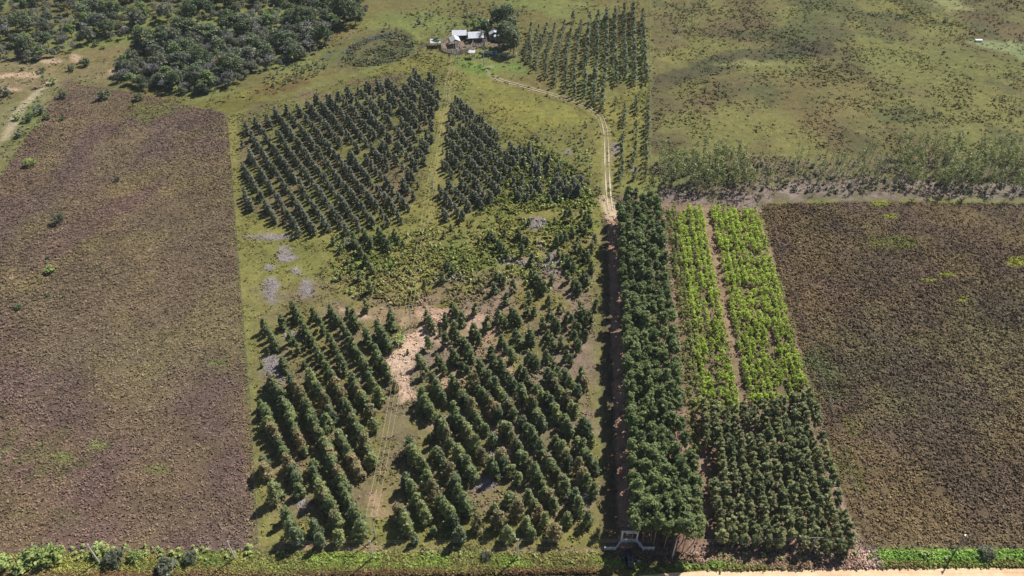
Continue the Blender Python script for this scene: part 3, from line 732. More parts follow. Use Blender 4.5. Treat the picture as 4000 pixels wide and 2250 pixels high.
seg(I_, k5, (490, 640), (650, 820), s=1.1); seg(I_, k5, (230, 760), (390, 920)); one(I_, k5, (50, 950), s=1.1); one(I_, k5, (1180, 950), s=1.1); seg(I_, k5, (1380, 850), (1500, 1010)); seg(I_, k5, (1700, 740), (1930, 1000), s=1.1); seg(I_, k5, (1950, 590), (2200, 920), s=1.1)
seg(I_, k5, (600, 1130), (690, 1290)); seg(I_, k5, (910, 1180), (1000, 1340), s=1.1); seg(I_, k5, (300, 1260), (390, 1410)); seg(I_, k5, (1290, 1120), (1400, 1320)); one(I_, k5, (1560, 1350), s=1.1); one(I_, k5, (1200, 190), s=1.15); seg(I_, k5, (1830, 70), (1960, 200)); one(I_, k5, (560, 180), s=1)
one(I_, k5, (2090, 1180), s=.9); seg(I_, k5, (1840, 1220), (1950, 1400)); one(I_, k5, (1000, 700), (830, 650), (1550, 640), (1330, 720), s=.9); one(I_, k5, (420, 420), s=1); one(I_, k5, (150, 200), s=1); one(I_, k5, (2120, 80), s=.9); one(I_, k5, (900, 400), (1300, 450), s=.9); one(I_, k5, (2300, 560), s=1.0)
seg(J_, k3, (90, 90), (330, 440)); one(J_, k3, (290, 90), s=1.15); seg(J_, k3, (60, 380), (320, 760), s=1.1); seg(J_, k3, (400, 220), (530, 430)); seg(J_, k3, (500, 90), (590, 200), s=1.1); seg(J_, k3, (700, 80), (850, 260)); seg(J_, k3, (730, 290), (880, 530))
seg(J_, k3, (600, 470), (650, 570)); seg(J_, k3, (920, 330), (1080, 520)); seg(J_, k3, (1120, 270), (1160, 400)); one(J_, k3, (950, 90), (1000, 150), s=1); seg(J_, k3, (710, 550), (830, 770)); seg(J_, k3, (940, 580), (1010, 700), s=1.1); seg(J_, k3, (400, 490), (600, 800)); one(J_, k3, (1060, 760), s=.8); seg(J_, k3, (0, 600), (150, 800))
seg(K_, k3, (210, 110), (390, 370)); seg(K_, k3, (150, 390), (200, 540), s=1.1); seg(K_, k3, (430, 50), (760, 550)); seg(K_, k3, (400, 430), (670, 790)); one(K_, k3, (290, 640), (380, 740), s=.85); one(K_, k3, (660, 80), s=1.15); seg(K_, k3, (820, 230), (980, 530)); seg(K_, k3, (1150, 40), (1200, 170), s=1.1)
seg(K_, k3, (910, 30), (990, 160)); seg(K_, k3, (1080, 300), (1290, 580), s=1.05); seg(K_, k3, (830, 630), (970, 810)); seg(K_, k3, (1080, 570), (1190, 770)); one(K_, k3, (60, 570), s=1.1); one(K_, k3, (90, 250), s=1); one(K_, k3, (1250, 280), s=.8)
one(L_, k3, (270, 140), s=1.15); one(L_, k3, (370, 270), s=1.1); one(L_, k3, (90, 240), s=1); one(L_, k3, (150, 400), s=1.15); one(L_, k3, (260, 570), s=1); seg(L_, k3, (450, 420), (530, 530)); seg(L_, k3, (500, 80), (620, 300)); one(L_, k3, (700, 420), s=.9); one(L_, k3, (810, 540), s=1.2)
seg(L_, k3, (700, 50), (800, 200)); one(L_, k3, (960, 380), s=1.1); seg(L_, k3, (1030, 100), (1090, 220), s=1.2); one(L_, k3, (1270, 70), s=.95); one(L_, k3, (1200, 400), s=.85); one(L_, k3, (1320, 570), s=.6); one(L_, k3, (930, 30), s=1.1)
# middle clearing
Z1, Z2, kz = (1000, 562), (2000, 562), 2.576
seg(Z1, kz, (1080, 850), (1150, 990), s=.95); seg(Z1, kz, (1230, 860), (1320, 980), s=.95); seg(Z1, kz, (970, 930), (1050, 1060), s=.95); seg(Z1, kz, (1380, 860), (1430, 940), s=.85); one(Z1, kz, (770, 960), (850, 1040), s=.75); one(Z1, kz, (1340, 1050), (1480, 990), (920, 1170), s=.6)
seg(Z1, kz, (1100, 1140), (1160, 1230), s=.9); one(Z1, kz, (1040, 1310), s=.9); seg(Z1, kz, (1920, 1170), (1970, 1240), s=.8); one(Z1, kz, (1870, 1320), s=1); seg(Z1, kz, (2420, 1280), (2490, 1350), s=1); one(Z1, kz, (2500, 880), s=.7); seg(Z1, kz, (2340, 880), (2400, 930), s=.7); seg(Z1, kz, (2430, 970), (2520, 1080), s=.85)
one(Z1, kz, (2240, 960), (2310, 1020), (1960, 830), (1890, 900), (960, 1240), (850, 1320), (1690, 1390), (2240, 1350), (2090, 1140), s=.55); one(Z1, kz, (1140, 1420), s=1.1)
seg(Z2, kz, (550, 650), (580, 700), s=.9); seg(Z2, kz, (700, 660), (800, 760), s=.8); one(Z2, kz, (430, 760), s=.55); seg(Z2, kz, (690, 790), (740, 830), s=1); seg(Z2, kz, (50, 870), (150, 950), s=.9); one(Z2, kz, (600, 870), s=.95); seg(Z2, kz, (430, 970), (530, 900), s=.95); one(Z2, kz, (100, 1060), s=.95); one(Z2, kz, (200, 1140), s=1.05)
seg(Z2, kz, (470, 1060), (620, 1200), s=.95); seg(Z2, kz, (640, 1010), (760, 1110), s=.95); one(Z2, kz, (830, 960), (800, 1030), (800, 1220), s=.95); seg(Z2, kz, (190, 1280), (320, 1420), s=.95); one(Z2, kz, (400, 1350), s=.95); seg(Z2, kz, (560, 1310), (640, 1400), s=.95); seg(Z2, kz, (710, 1280), (790, 1350), s=.95); one(Z2, kz, (660, 960), (170, 770), (360, 1120), s=.7)
# keep them apart
keep = []
for t in sorted(trees, key=lambda t: -t[2]):
    if all((t[0] - q[0]) ** 2 + (t[1] - q[1]) ** 2 > (1.55 * min(1, t[2])) ** 2 for q in keep[-2000:]): keep.append(t)
trees = keep
trees.sort(key=lambda t: t[1])
plant_t = [conical(h * 1.12, r * 1.05, 52, 16, .50, 100 + i, ragged=.3) for i, (h, r) in enumerate([(4.6, 1.6), (4.2, 1.7), (5.0, 1.55), (4.4, 1.45), (3.9, 1.5), (4.8, 1.8), (5.2, 1.55), (3.6, 1.2), (4.6, 1.3), (5.4, 1.5)])]
PL = Planter('plantation_tree', plant_t, [M_PLANT, M_PLANT2, M_PLANT, M_PLANT3, M_PLANT], M_BARK, 'plantation tree', 'young trees of the front plantation block', parts=False)
rows = {}
front = trees[:300]; rest_front = trees[300:]
for t in front:
    k = rowk(t[0], t[1]); rows.setdefault(k, []).append(t)
LOOK = {0: 'bushy green', 1: 'feathery green', 2: 'pointed green', 3: 'slim green', 4: 'squat green', 5: 'full green', 6: 'tall pointed green', 7: 'thin green'}
ks = sorted(rows)
for ki, k in enumerate(ks):
    L = sorted(rows[k], key=lambda t: -(t[0] * RDX + t[1] * RDY))
    for i, t in enumerate(L):
        v = rnd.randrange(10)
        PL.put(v, t[0], t[1], rnd.uniform(0, 6.28), (t[2] * rnd.uniform(.92, 1.08), t[2] * rnd.uniform(.92, 1.08), t[2] * rnd.uniform(.9, 1.12)),
               'green plantation tree, %s from the road in the %s row from the field fence' % (nth(i + 1), nth(ki + 1)))
low_t = [conical(h * 1.1, r, 28, 12, .62, 200 + i, ragged=.35) for i, (h, r) in enumerate([(4.5, 1.2), (4.2, 1.3), (4.9, 1.15), (3.8, 1.2), (4.5, 1.4), (4.0, 1.05)])]
if rest_front:
    merge(low_t, [(rnd.randrange(6), t[0], t[1], rnd.uniform(0, 6), t[2]) for t in rest_front], 'plantation_trees', M_PLANT, label='scattered young plantation trees of the middle clearing')
# ------------------------------------------------------------------ back plantation block on the same rows
LB = PZ(4.0, (606, 312), (640, 285), (745, 252), (850, 222), (905, 205), (1000, 180), (1058, 165), (1092, 190), (1102, 230), (1085, 350), (1060, 440), (1035, 500), (1010, 540), (900, 560), (850, 570), (790, 575), (735, 577), (690, 545), (640, 520), (612, 520), (605, 420))
RB = PZ(4.0, (1148, 230), (1185, 265), (1250, 312), (1305, 360), (1290, 410), (1255, 470), (1200, 520), (1150, 540), (1112, 538), (1100, 470), (1108, 380), (1125, 310), (1135, 250))
back = []
cxy = lambda k, s: (RNX * (9.98 + 4.85 * (k - 1)) + RDX * s, RNY * (9.98 + 4.85 * (k - 1)) + RDY * s)
px = []; 
for k in range(1, 32):
    s = -420.0
    while s < -100:
        s += rnd.uniform(1.8, 2.3)
        px.append((k, s))
PX_ = np.array([cxy(k, s) for k, s in px])
inL = sdist(PX_[:, 0], PX_[:, 1], LB); inR = sdist(PX_[:, 0], PX_[:, 1], RB)
gapn = fbm(PX_[:, 0], PX_[:, 1], 9, 2, 2)
gaps = sdist(PX_[:, 0], PX_[:, 1], PD((985, 186), (1030, 178), (1040, 200), (1010, 225), (980, 212)))
for j, (k, s) in enumerate(px):
    if (inL[j] > 0 or inR[j] > 0) and gapn[j] < .77 and gaps[j] < 0 and rnd.random() < .95:
        x, y = PX_[j]
        back.append((x + rnd.uniform(-.3, .3), y + rnd.uniform(-.3, .3), rnd.choice((rnd.uniform(.74, 1.0), rnd.uniform(.86, 1.04), rnd.uniform(.5, .9))) * (1.0 if inL[j] > 0 else .95)))
# ragged edge of bushes on its east side
for _ in range(105):
    x, y = WD(rnd.uniform(1290, 1475), rnd.uniform(365, 510))
    px_, py_ = 0, 0
    if sdist(np.array([x]), np.array([y]), PD((1290, 400), (1320, 370), (1400, 415), (1460, 460), (1470, 500), (1400, 525), (1240, 530), (1200, 535)))[0] > 0:
        back.append((x, y, rnd.uniform(.5, .95)))
for q in ((1205, 495), (1215, 510), (1460, 470), (1455, 490), (1440, 480), (1425, 495), (1410, 480)): back.append((*WD(*q), 1.15))
merge(low_t, [(rnd.randrange(6), x, y, rnd.uniform(0, 6), s) for x, y, s in back], 'plantation_trees', M_GREYPL, label='closely planted grey-green rows of the back plantation block')

# ------------------------------------------------------------------ tall grove beside the track
grove_t = [domed(h, r, ch, 44, 18, .50, 300 + i, lean=ln, limbs=6) for i, (h, r, ch, ln) in enumerate([(11.3, 1.35, 5.4, 0), (12.6, 1.25, 5.8, .2), (10.4, 1.5, 5.0, -.2), (13.2, 1.4, 5.6, .1), (9.6, 1.3, 4.8, .3), (11.8, 1.55, 5.2, 0), (12.2, 1.2, 6.2, -.3), (11.0, 1.4, 4.8, .1)])]
GR = Planter('grove_eucalyptus', grove_t, [M_GROVE], M_BARK, 'eucalyptus tree', 'tall eucalyptus trees of the grove beside the track')
cnt = 0; extra = []
for j in range(56):
    b_ = 95.6 + j * 2.38
    for i in range(7 if b_ < 116 else 6):
        a_ = 20.3 + i * (2.3 if b_ < 116 else 2.5)
        if rnd.random() < (.07 if b_ > 108 else 0): continue
        if b_ > 222 and 1 <= i <= 4 and rnd.random() < .5: continue
        x, y = AB(a_ + rnd.uniform(-.45, .45), b_ + rnd.uniform(-.6, .6))
        s = rnd.uniform(.86, 1.1) * (1.0 if b_ > 112 else 1.02)
        v = rnd.randrange(8)
        if cnt < 300:
            GR.put(v, x, y, rnd.uniform(0, 6.28), (s * rnd.uniform(.9, 1.15), s * rnd.uniform(.9, 1.15), s),
                   'tall eucalyptus, %s from the gate in the %s line beside the shaded track' % (nth(j + 1), nth(i + 1)))
            cnt += 1
        else: extra.append((v, x, y, rnd.uniform(0, 6), s))
if extra:
    merge(grove_t, extra, 'grove_eucalyptus_trees', M_GROVE, label='far end of the tall eucalyptus grove')
# ------------------------------------------------------------------ dark sapling block by the road
blk_t = [domed(h, r, h * .88, 24, 20, .52, 400 + i, limbs=3, tr=.07, flat=.9) for i, (h, r) in enumerate([(6.3, 1.15), (6.8, 1.0), (6.0, 1.2), (6.6, 1.1), (5.6, 1.05), (7.0, 1.15)])]
BK = Planter('slim_eucalyptus', blk_t, [M_BLOCK], M_BARK, 'eucalyptus tree', 'slim dark green trees of the block by the road')
for i in range(12):
    a_ = 40.3 + i * 2.63
    b0 = 97.6; b1 = 137 + max(0, (i - 3)) * .75
    j = 0; b_ = b0
    while b_ < b1:
        j += 1
        if rnd.random() > .06 and not (i == 0 and 114 < b_ < 124) and not (i in (4, 5) and 127 < b_ < 131):
            x, y = AB(a_ + rnd.uniform(-.25, .25), b_ + rnd.uniform(-.3, .3)); s = rnd.uniform(.82, 1.08)
            BK.put(rnd.randrange(6), x, y, rnd.uniform(0, 6.28), (s * rnd.uniform(.9, 1.15), s * rnd.uniform(.9, 1.15), s * rnd.uniform(.92, 1.08)),
                   'slim dark eucalyptus, %s from the road in the %s file from the grove' % (nth(j), nth(i + 1)))
        b_ += 1.95
# ------------------------------------------------------------------ yellow-green saplings in files
yel_t = [domed(h * 1.15, r * 1.15, h * 1.1, 12, 12, .40, 500 + i, limbs=0, tr=.03, flat=1.0) for i, (h, r) in enumerate([(2.1, .62), (2.4, .55), (1.8, .66), (2.2, .7), (1.6, .5), (2.6, .6)])]
YE = Planter('yellow_sapling', yel_t, [M_YEL], M_BARK, 'sapling', 'yellow-green saplings in files behind the dark block', parts=False)
cand = []
files = [(41.9, 1, 1), (43.6, .8, 1), (46.2, .95, 1), (48.2, .95, 1), (50.0, .95, 1), (54.5, .8, 1), (56.4, .95, 1), (58.3, .8, 1), (60.2, .85, 1), (62.1, .8, 1), (64.0, .6, 1), (65.9, .9, 1), (67.8, .95, 1), (69.7, .95, 1)]
for fi, (a_, dens, _) in enumerate(files):
    b_ = (138 if a_ < 52 else 141 + (a_ - 54) * .22); j = 0
    while b_ < (233.5 if a_ > 45 else 230):
        j += 1
        d = dens
        if a_ == 46.2 and b_ < 190: d = .55
        x, y = AB(a_ + rnd.uniform(-.3, .3), b_ + rnd.uniform(-.3, .3))
        if float(fbm(np.array([x]), np.array([y]), 7, 6, 3)[0]) > .66: d *= .7
        if rnd.random() < d: cand.append((b_, x, y, fi + 1, j, rnd.uniform(.75, 1.2)))
        b_ += 1.22
cand.sort()
for b_, x, y, fi, j, s in cand[:300]:
    YE.put(rnd.randrange(6), x, y, rnd.uniform(0, 6.28), (s, s, s * rnd.uniform(.85, 1.2)), 'yellow-green sapling, %s from the dark block in the %s file from the grove' % (nth(j), nth(fi)))
merge(yel_t, [(rnd.randrange(6), x, y, rnd.uniform(0, 6), s) for b_, x, y, fi, j, s in cand[300:]], 'yellow_saplings', M_YEL, label='far part of the yellow-green sapling files')
dull = []
for a_, s0, dn in ((36.6, .45, .8), (37.6, .5, .7), (38.7, .75, .9), (40.2, .85, .95), (44.9, .7, .6), (53.6, .5, .4), (71.2, .6, .7)):
    b_ = 124.0 if a_ < 39 else 138
    while b_ < 232:
        x, y = AB(a_ + rnd.uniform(-.2, .2), b_)
        if rnd.random() < dn: dull.append((rnd.randrange(6), x, y, rnd.uniform(0, 6), s0 * rnd.uniform(.6, 1.4)))
        b_ += 1.3
for _ in range(60):
    x, y = AB(rnd.uniform(37, 50), rnd.uniform(132, 145)); dull.append((rnd.randrange(6), x, y, 0, rnd.uniform(.3, .8)))
merge(yel_t, dull, 'dull_saplings', M_DULL, label='stunted dull green saplings in files nearest the grove')
# ------------------------------------------------------------------ slender trees behind the farm track
sl_t = [conical(h, r, 26, 11, .58, 600 + i, ragged=.35, pointy=.7) for i, (h, r) in enumerate([(6.6, 1.25), (7.2, 1.1), (6.2, 1.3), (6.8, 1.4), (5.8, 1.1)])]
SL_ = Planter('slender_tree', sl_t, [M_SLEN], M_BARK, 'tree', 'slender planted trees beside the boundary fence', parts=False)
T_ = (2000, 0)
colsT = [
    [((1318, 100), (1330, 380), (1345, 560), (1360, 735))], [((1222, 20), (1225, 300), (1240, 560), (1248, 745))], [((1130, 40), (1140, 400), (1155, 700))], [((1040, 70), (1035, 400), (1060, 745))],
    [((952, 80), (955, 400), (958, 580)), ((945, 630), (930, 800), (908, 990))], [((868, 110), (858, 300), (860, 540)), ((848, 630), (822, 940))], [((770, 240), (760, 480), (735, 630)), ((742, 690), (728, 890))],
    [((698, 180), (660, 340)), ((664, 370), (640, 550)), ((634, 600), (630, 870))], [((600, 210), (588, 330)), ((572, 370), (545, 560), (545, 800))], [((530, 180), (490, 340)), ((478, 370), (445, 520), (432, 760))],
    [((430, 220), (400, 340)), ((380, 370), (348, 480), (345, 680))], [((350, 230), (310, 350), (272, 450)), ((262, 490), (240, 580))], [((270, 230), (240, 370)), ((208, 380), (180, 520))], [((190, 220), (172, 370)), ((150, 390), (130, 490))]]
Z2_ = (2000, 562)
lowT = [[((1370, 1000), (1372, 1090)), ((1372, 1160), (1362, 1440))], [((1255, 950), (1258, 1060)), ((1250, 1220), (1250, 1290))], [((1140, 1030), (1130, 1190)), ((1125, 1300), (1105, 1440))], [((1040, 960), (1035, 1020))]]
lowZ = [[((1362, 0), (1352, 280))], [((1242, 0), (1232, 130)), ((1238, 255), (1236, 275))], [((1112, 0), (1108, 110)), ((1110, 180), (1095, 320))], []]
slend = []
for ci, segs in enumerate(colsT):
    pts = []
    allsegs = [(T_, s) for s in segs]
    if ci < 4: allsegs += [(T_, s) for s in lowT[ci]] + [(Z2_, s) for s in lowZ[ci]]
    for org, sg in allsegs:
        low = org is Z2_ or sg[0][1] > 930
        zt = 4.2 if low else 5.6
        w = [W(org[0] + x / kz, org[1] + y / kz, zt) for x, y in sg]
        for a, b_ in zip(w, w[1:]):
            L = math.hypot(a[0] - b_[0], a[1] - b_[1]); nn = max(1, int(L / 3.1))
            for i_ in range(nn):
                t = i_ / nn; pts.append((a[0] + (b_[0] - a[0]) * t, a[1] + (b_[1] - a[1]) * t, (.74 if low else (.85 if ci > 6 else 1.05)) * rnd.uniform(.72, 1.12)))
        pts.append((*w[-1], .6 if low else .8))
    pts.sort(key=lambda p: p[1])
    slend += [(p, ci, i_) for i_, p in enumerate(pts)]
slend.sort(key=lambda t: t[0][1])
for p, ci, i_ in slend[:300]:
    SL_.put(rnd.randrange(5), p[0] + rnd.uniform(-.3, .3), p[1] + rnd.uniform(-.4, .4), rnd.uniform(0, 6.28), p[2], 'slender tree, %s from the near end, %s file from the boundary fence' % (nth(i_ + 1), nth(ci + 1)))
if len(slend) > 300: merge(sl_t, [(rnd.randrange(5), p[0], p[1], 0, p[2]) for p, ci, i_ in slend[300:]], 'slender_trees', M_SLEN, label='far ends of the slender tree files')
for lbl, q in (('lone dark pointed tree standing beyond the slender tree files', (615, 150)), ('dark round tree at the far corner of the slender tree files', (785, 150))):
    o = SL_.put(2, *W(T_[0] + q[0] / kz, T_[1] + q[1] / kz, 4), 0, 1.0, lbl)
# tiny saplings in dotted rows beside the curved track and beyond the forest edge
tiny_t = [conical(1.7, .75, 9, 8, .45, 700 + i) for i in range(5)]
tiny = []
def dots(poly, sx, sy, ang, s, dn, jit=.4):
    P = np.array(poly); c0 = P.mean(0); R = 90; ca, sa = math.cos(ang), math.sin(ang)
    for i_ in np.arange(-R, R, sx):
        for j_ in np.arange(-R, R, sy):
            x = c0[0] + i_ * ca - j_ * sa + rnd.gauss(0, jit); y = c0[1] + i_ * sa + j_ * ca + rnd.gauss(0, jit)
            if rnd.random() < dn and sdist(np.array([x]), np.array([y]), poly)[0] > 0: tiny.append((rnd.randrange(5), x, y, rnd.uniform(0, 6), s * rnd.uniform(.6, 1.3)))
dots(PD((1325, 335), (1420, 312), (1505, 300), (1515, 330), (1518, 510), (1440, 450), (1400, 410), (1330, 365)), 4.85, 2.4, RA + PI / 2, .85, .62)
dots(PD((640, 215), (700, 180), (760, 155), (815, 160), (830, 180), (760, 205), (680, 225)), 4.5, 2.2, .9, 1.15, .7)
dots(PD((1140, 10), (1260, 5), (1330, 30), (1290, 50), (1180, 50), (1110, 60)), 6, 3, .7, 1.1, .35)
dots(PD((1030, 100), (1100, 85), (1240, 70), (1160, 110)), 6, 4, .7, .8, .1)
for q, kk in (((1080, 45), 6), ((1155, 90), 6), ((1120, 80), 5), ((985, 82), 8), ((1180, 40), 10), ((1060, 60), 8)):
    for _ in range(kk):
        tiny.append((rnd.randrange(5), *WD(q[0] + rnd.gauss(0, 12), q[1] + rnd.gauss(0, 6)), 0, rnd.uniform(.8, 1.4)))
merge(tiny_t, tiny, 'tiny_saplings', M_SLEN, label='tiny pale saplings dotted over the pasture')
# weeds and small shrubs
bs = []
for _ in range(240):
    x, y = WD(rnd.uniform(840, 1500), rnd.uniform(570, 740)); bs.append((rnd.randrange(5), x, y, 0, rnd.uniform(.35, .9)))
for _ in range(170):
    x, y = WD(rnd.uniform(1250, 1490), rnd.uniform(380, 540)); bs.append((rnd.randrange(5), x, y, 0, rnd.uniform(.4, 1.1)))
for _ in range(60):
    x, y = WD(rnd.uniform(700, 1500), rnd.uniform(1390, 1420)); bs.append((rnd.randrange(5), x, y, 0, rnd.uniform(.25, .6)))
for _ in range(70):
    x, y = WD(rnd.uniform(1720, 2576), rnd.uniform(1392, 1412)); bs.append((rnd.randrange(5), x, y, 0, rnd.uniform(.3, .7)))
for _ in range(90):
    x, y = WD(rnd.uniform(150, 640), rnd.uniform(1375, 1412)); bs.append((rnd.randrange(5), x, y, 0, rnd.uniform(.3, .8)))
merge(tiny_t, bs, 'low_bushes', M_BUSH, label='low green bushes and regrowth among the grass')

# ------------------------------------------------------------------ woods
FO = [('forest_tree', M_F1), ('forest_tree', M_F2), ('forest_tree', M_F3), ('forest_tree', M_F1), ('forest_tree', M_F4)]
for_t = [domed(h, r, ch, 42, 17, .85, 800 + i, flat=.7, limbs=5, tr=.22) for i, (h, r, ch) in enumerate([(9.5, 4.0, 6.5), (8.5, 3.6, 6.5), (8, 3.3, 6.0), (10.5, 4.6, 7.2), (8.5, 3.9, 5.6)])]
FORP = Planter('forest_tree', for_t, [m_[1] for m_ in FO], M_DARKBARK, 'forest tree', 'trees of the woods beyond the purple-brown field')
bare_t = [bare(8.5, 4.0, 850), bare(7.5, 3.4, 851), bare(7.0, 3.2, 852)]
BARP = Planter('leafless_tree', bare_t, [M_FG], M_GREYTWIG, 'leafless tree', 'leafless trees of the woods beyond the purple-brown field')
WOOD1 = PD((-30, -60), (-30, 160), (60, 158), (115, 150), (160, 140), (205, 125), (230, 110), (250, 100), (345, 97), (365, 92), (360, 60), (640, 40), (880, 55), (915, 50), (920, 30), (900, -10), (900, -60))
WOOD2 = PD((320, 150), (345, 120), (390, 100), (470, 90), (640, 55), (850, 60), (860, 85), (820, 115), (800, 135), (700, 170), (620, 195), (560, 225), (500, 238), (420, 232), (350, 222), (302, 208), (305, 190))
spots_f = []
def fill(poly, n, dmin, zt=4.5):
    P = np.array(poly); lo = P.min(0); hi = P.max(0); tries = 0
    while n > 0 and tries < 40000:
        tries += 1
        x = rnd.uniform(lo[0], hi[0]); y = rnd.uniform(lo[1], hi[1])
        if abs(x / (y * _c + CAM_H * _s) * FPX) > 2080 or y > 468: continue
        if sdist(np.array([x]), np.array([y]), poly)[0] < .8: continue
        if any((x - q[0]) ** 2 + (y - q[1]) ** 2 < dmin ** 2 for q in spots_f): continue
        spots_f.append((x, y)); n -= 1
fill(WOOD2, 150, 3.6)
fill(WOOD1, 185, 4.3)

spots_f.sort(key=lambda p: p[1])
BAND = 9.0
bands = {}
for (x, y) in spots_f: bands.setdefault(int((y - spots_f[0][1]) / BAND), []).append((x, y))
ADJ = ['dark green', 'grey-green', 'fresh green', 'dark broad-crowned', 'olive']
for bi in sorted(bands):
    L = sorted(bands[bi])
    for i_, (x, y) in enumerate(L):
        nv = vnoise(x, y, 14, 4)
        u = rnd.random()
        if u < .16 + (.18 if nv > .6 else 0):
            v = rnd.randrange(3); s = rnd.uniform(.75, 1.15)
            BARP.put(v, x, y, rnd.uniform(0, 6.28), s, 'leafless grey tree, %s from the west in the %s tier of the woods' % (nth(i_ + 1), nth(bi + 1)))
        else:
            v = rnd.choice([0, 0, 1, 1, 2, 2, 3, 1, 0, 4 if rnd.random() < .4 else 0]); s = rnd.uniform(.6, 1.2)
            FORP.put(v, x, y, rnd.uniform(0, 6.28), (s * rnd.uniform(.9, 1.15), s * rnd.uniform(.9, 1.15), s * rnd.uniform(.85, 1.1)), '%s tree, %s from the west in the %s tier of the woods' % (ADJ[v], nth(i_ + 1), nth(bi + 1)))
# undergrowth
und = []
for poly, nn in ((WOOD1, 1100), (WOOD2, 700)):
    P = np.array(poly); lo = P.min(0); hi = P.max(0)
    for _ in range(nn):
        x = rnd.uniform(lo[0], hi[0]); y = rnd.uniform(lo[1], min(hi[1], 470))
        if sdist(np.array([x]), np.array([y]), poly)[0] > -1.5: und.append((rnd.randrange(5), x, y, rnd.uniform(0, 6), rnd.uniform(.25, .5)))
merge(for_t, und, 'undergrowth', M_F2, label='grey-green scrub filling the woods between the trees')
pal_t = [palm(5.5, 900), palm(4.5, 901)]
PAP = Planter('palm_tree', pal_t, [M_F3], M_GREYTWIG, 'palm', 'palms standing among the woods')
for i_, (q, w_) in enumerate((((552, 155), 'where the woods bulge towards the west field'), ((1060 / 2.576 * .644 + 644 + 0, 60), 'at the pond side of the woods'), ((692, 52), 'in the thick middle of the woods'), ((703, 55), 'touching another palm inside the woods'),
                              ((437, 60), 'deep in the woods beside a bare tree'), ((545, 100), 'above the brown domed tree'), ((622, 128), 'on the inner edge of the woods'), ((116, 216), 'alone beside the pale footpath'))):
    PAP.put(i_ % 2, *WD(*q), i_, 1.0, 'small palm with drooping fronds ' + w_)
# shrubs standing in the open
SH = Planter('shrub', [domed(2.6, 1.6, 2.5, 16, 16, .55, 920 + i, limbs=0) for i in range(3)], [M_F1, M_BUSH, M_F2], M_BARK, 'shrub', 'shrubs standing alone in the open fields', parts=False)
for (x, y, v, s, lb) in ((268, 250, 0, 1.7, 'dark wide shrub in the purple field below the woods'), (355, 250, 0, 1.35, 'dark round shrub on the green patch below the woods'), (160, 248, 0, 1.3, 'dark shrub east of the footpath scrub'),
                         (78, 416, 1, 1.3, 'spiky green shrub at the field edge by the footpath'), (152, 560, 2, 1.35, 'lone grey-green shrub casting a long shadow in the west field'), (126, 684, 1, .95, 'bright green small shrub low in the west field'), (298, 455, 2, .7, 'small pale shrub in the middle of the west field'),
                         (125, 744, 0, .5, 'tiny dark shrub in the west field'), (47, 775, 0, .7, 'small dark shrub at the outer side of the west field'), (123, 650, 0, .5, 'tiny dark shrub above the bright green one'), (45, 300, 1, 1.0, 'green shrub on the pale footpath'),
                         (100, 285, 2, 1.5, 'wide grey shrub beside the footpath'), (70, 303, 0, 1.4, 'dark shrub below the wide grey one'), (120, 300, 0, 1.0, 'small dark shrub beside the purple field corner'), (15, 240, 2, 1.4, 'grey shrub on the sandy ground at the picture edge'),
                         (155, 302, 0, .7, 'little dark shrub inside the purple field corner'), (52, 342, 2, 1.2, 'grey shrub low on the footpath bank'), (135, 212, 1, 1.1, 'bright green shrub by the path bend'), (180, 180, 0, 1.2, 'dark shrub on the cut bank'), (215, 165, 0, 1.5, 'dark shrub at the top of the cut bank'),
                         (300, 158, 0, 1.1, 'dark low shrub in front of the brown domed tree'), (240, 115, 0, 1.2, 'dark shrub standing off the forest edge'), (262, 122, 1, .8, 'small green shrub off the forest edge'), (60, 178, 0, .7, 'small shrub between the sandy patches'), (110, 183, 2, 1.0, 'grey shrub at the end of a sandy patch'),
                         (1700, 80, 0, .8, 'dark shrub in the far pasture'), (2375, 55, 0, .8, 'dark shrub near the pale pasture clearing'), (1006, 863, 1, 1.05, 'fresh green bush on the timber chips')):
    SH.put(v, *WD(x, y), x * .3, s, lb)
# bright green shrubs by the road corner
RS = Planter('roadside_shrub', [domed(3.4, 2.3, 3.2, 26, 20, .55, 940 + i, limbs=0) for i in range(3)], [M_BUSH, M_BUSH, M_F2], M_BARK, 'shrub', 'leafy shrubs on the verge by the west field', parts=False)
for (x, y, v, s, lb) in ((88, 1412, 0, 1.15, 'large bright green shrub on the verge, outermost of the pair'), (133, 1405, 1, 1.2, 'large bright green shrub on the verge, nearer the pole'), (255, 1392, 0, .85, 'small bright green shrub right behind the leaning pole'),
                         (296, 1412, 2, 1.0, 'grey-green shrub on the verge east of the leaning pole'), (12, 1425, 1, .9, 'yellow-green shrub at the edge of the road verge'), (425, 1430, 2, 1.0, 'dull green shrub low on the verge'), (345, 1405, 1, .7, 'low green shrub between two verge shrubs'),
                         (485, 1410, 2, .75, 'straw coloured bush on the verge'), (60, 1430, 0, .9, 'bright shrub at the foot of the large pair'), (1225, 1405, 2, .6, 'small pale bush on the verge grass'), (2480, 1400, 2, .8, 'pale grey-green bush on the far verge')):
    RS.put(v, *WD(x, y), x * .5, s, lb)
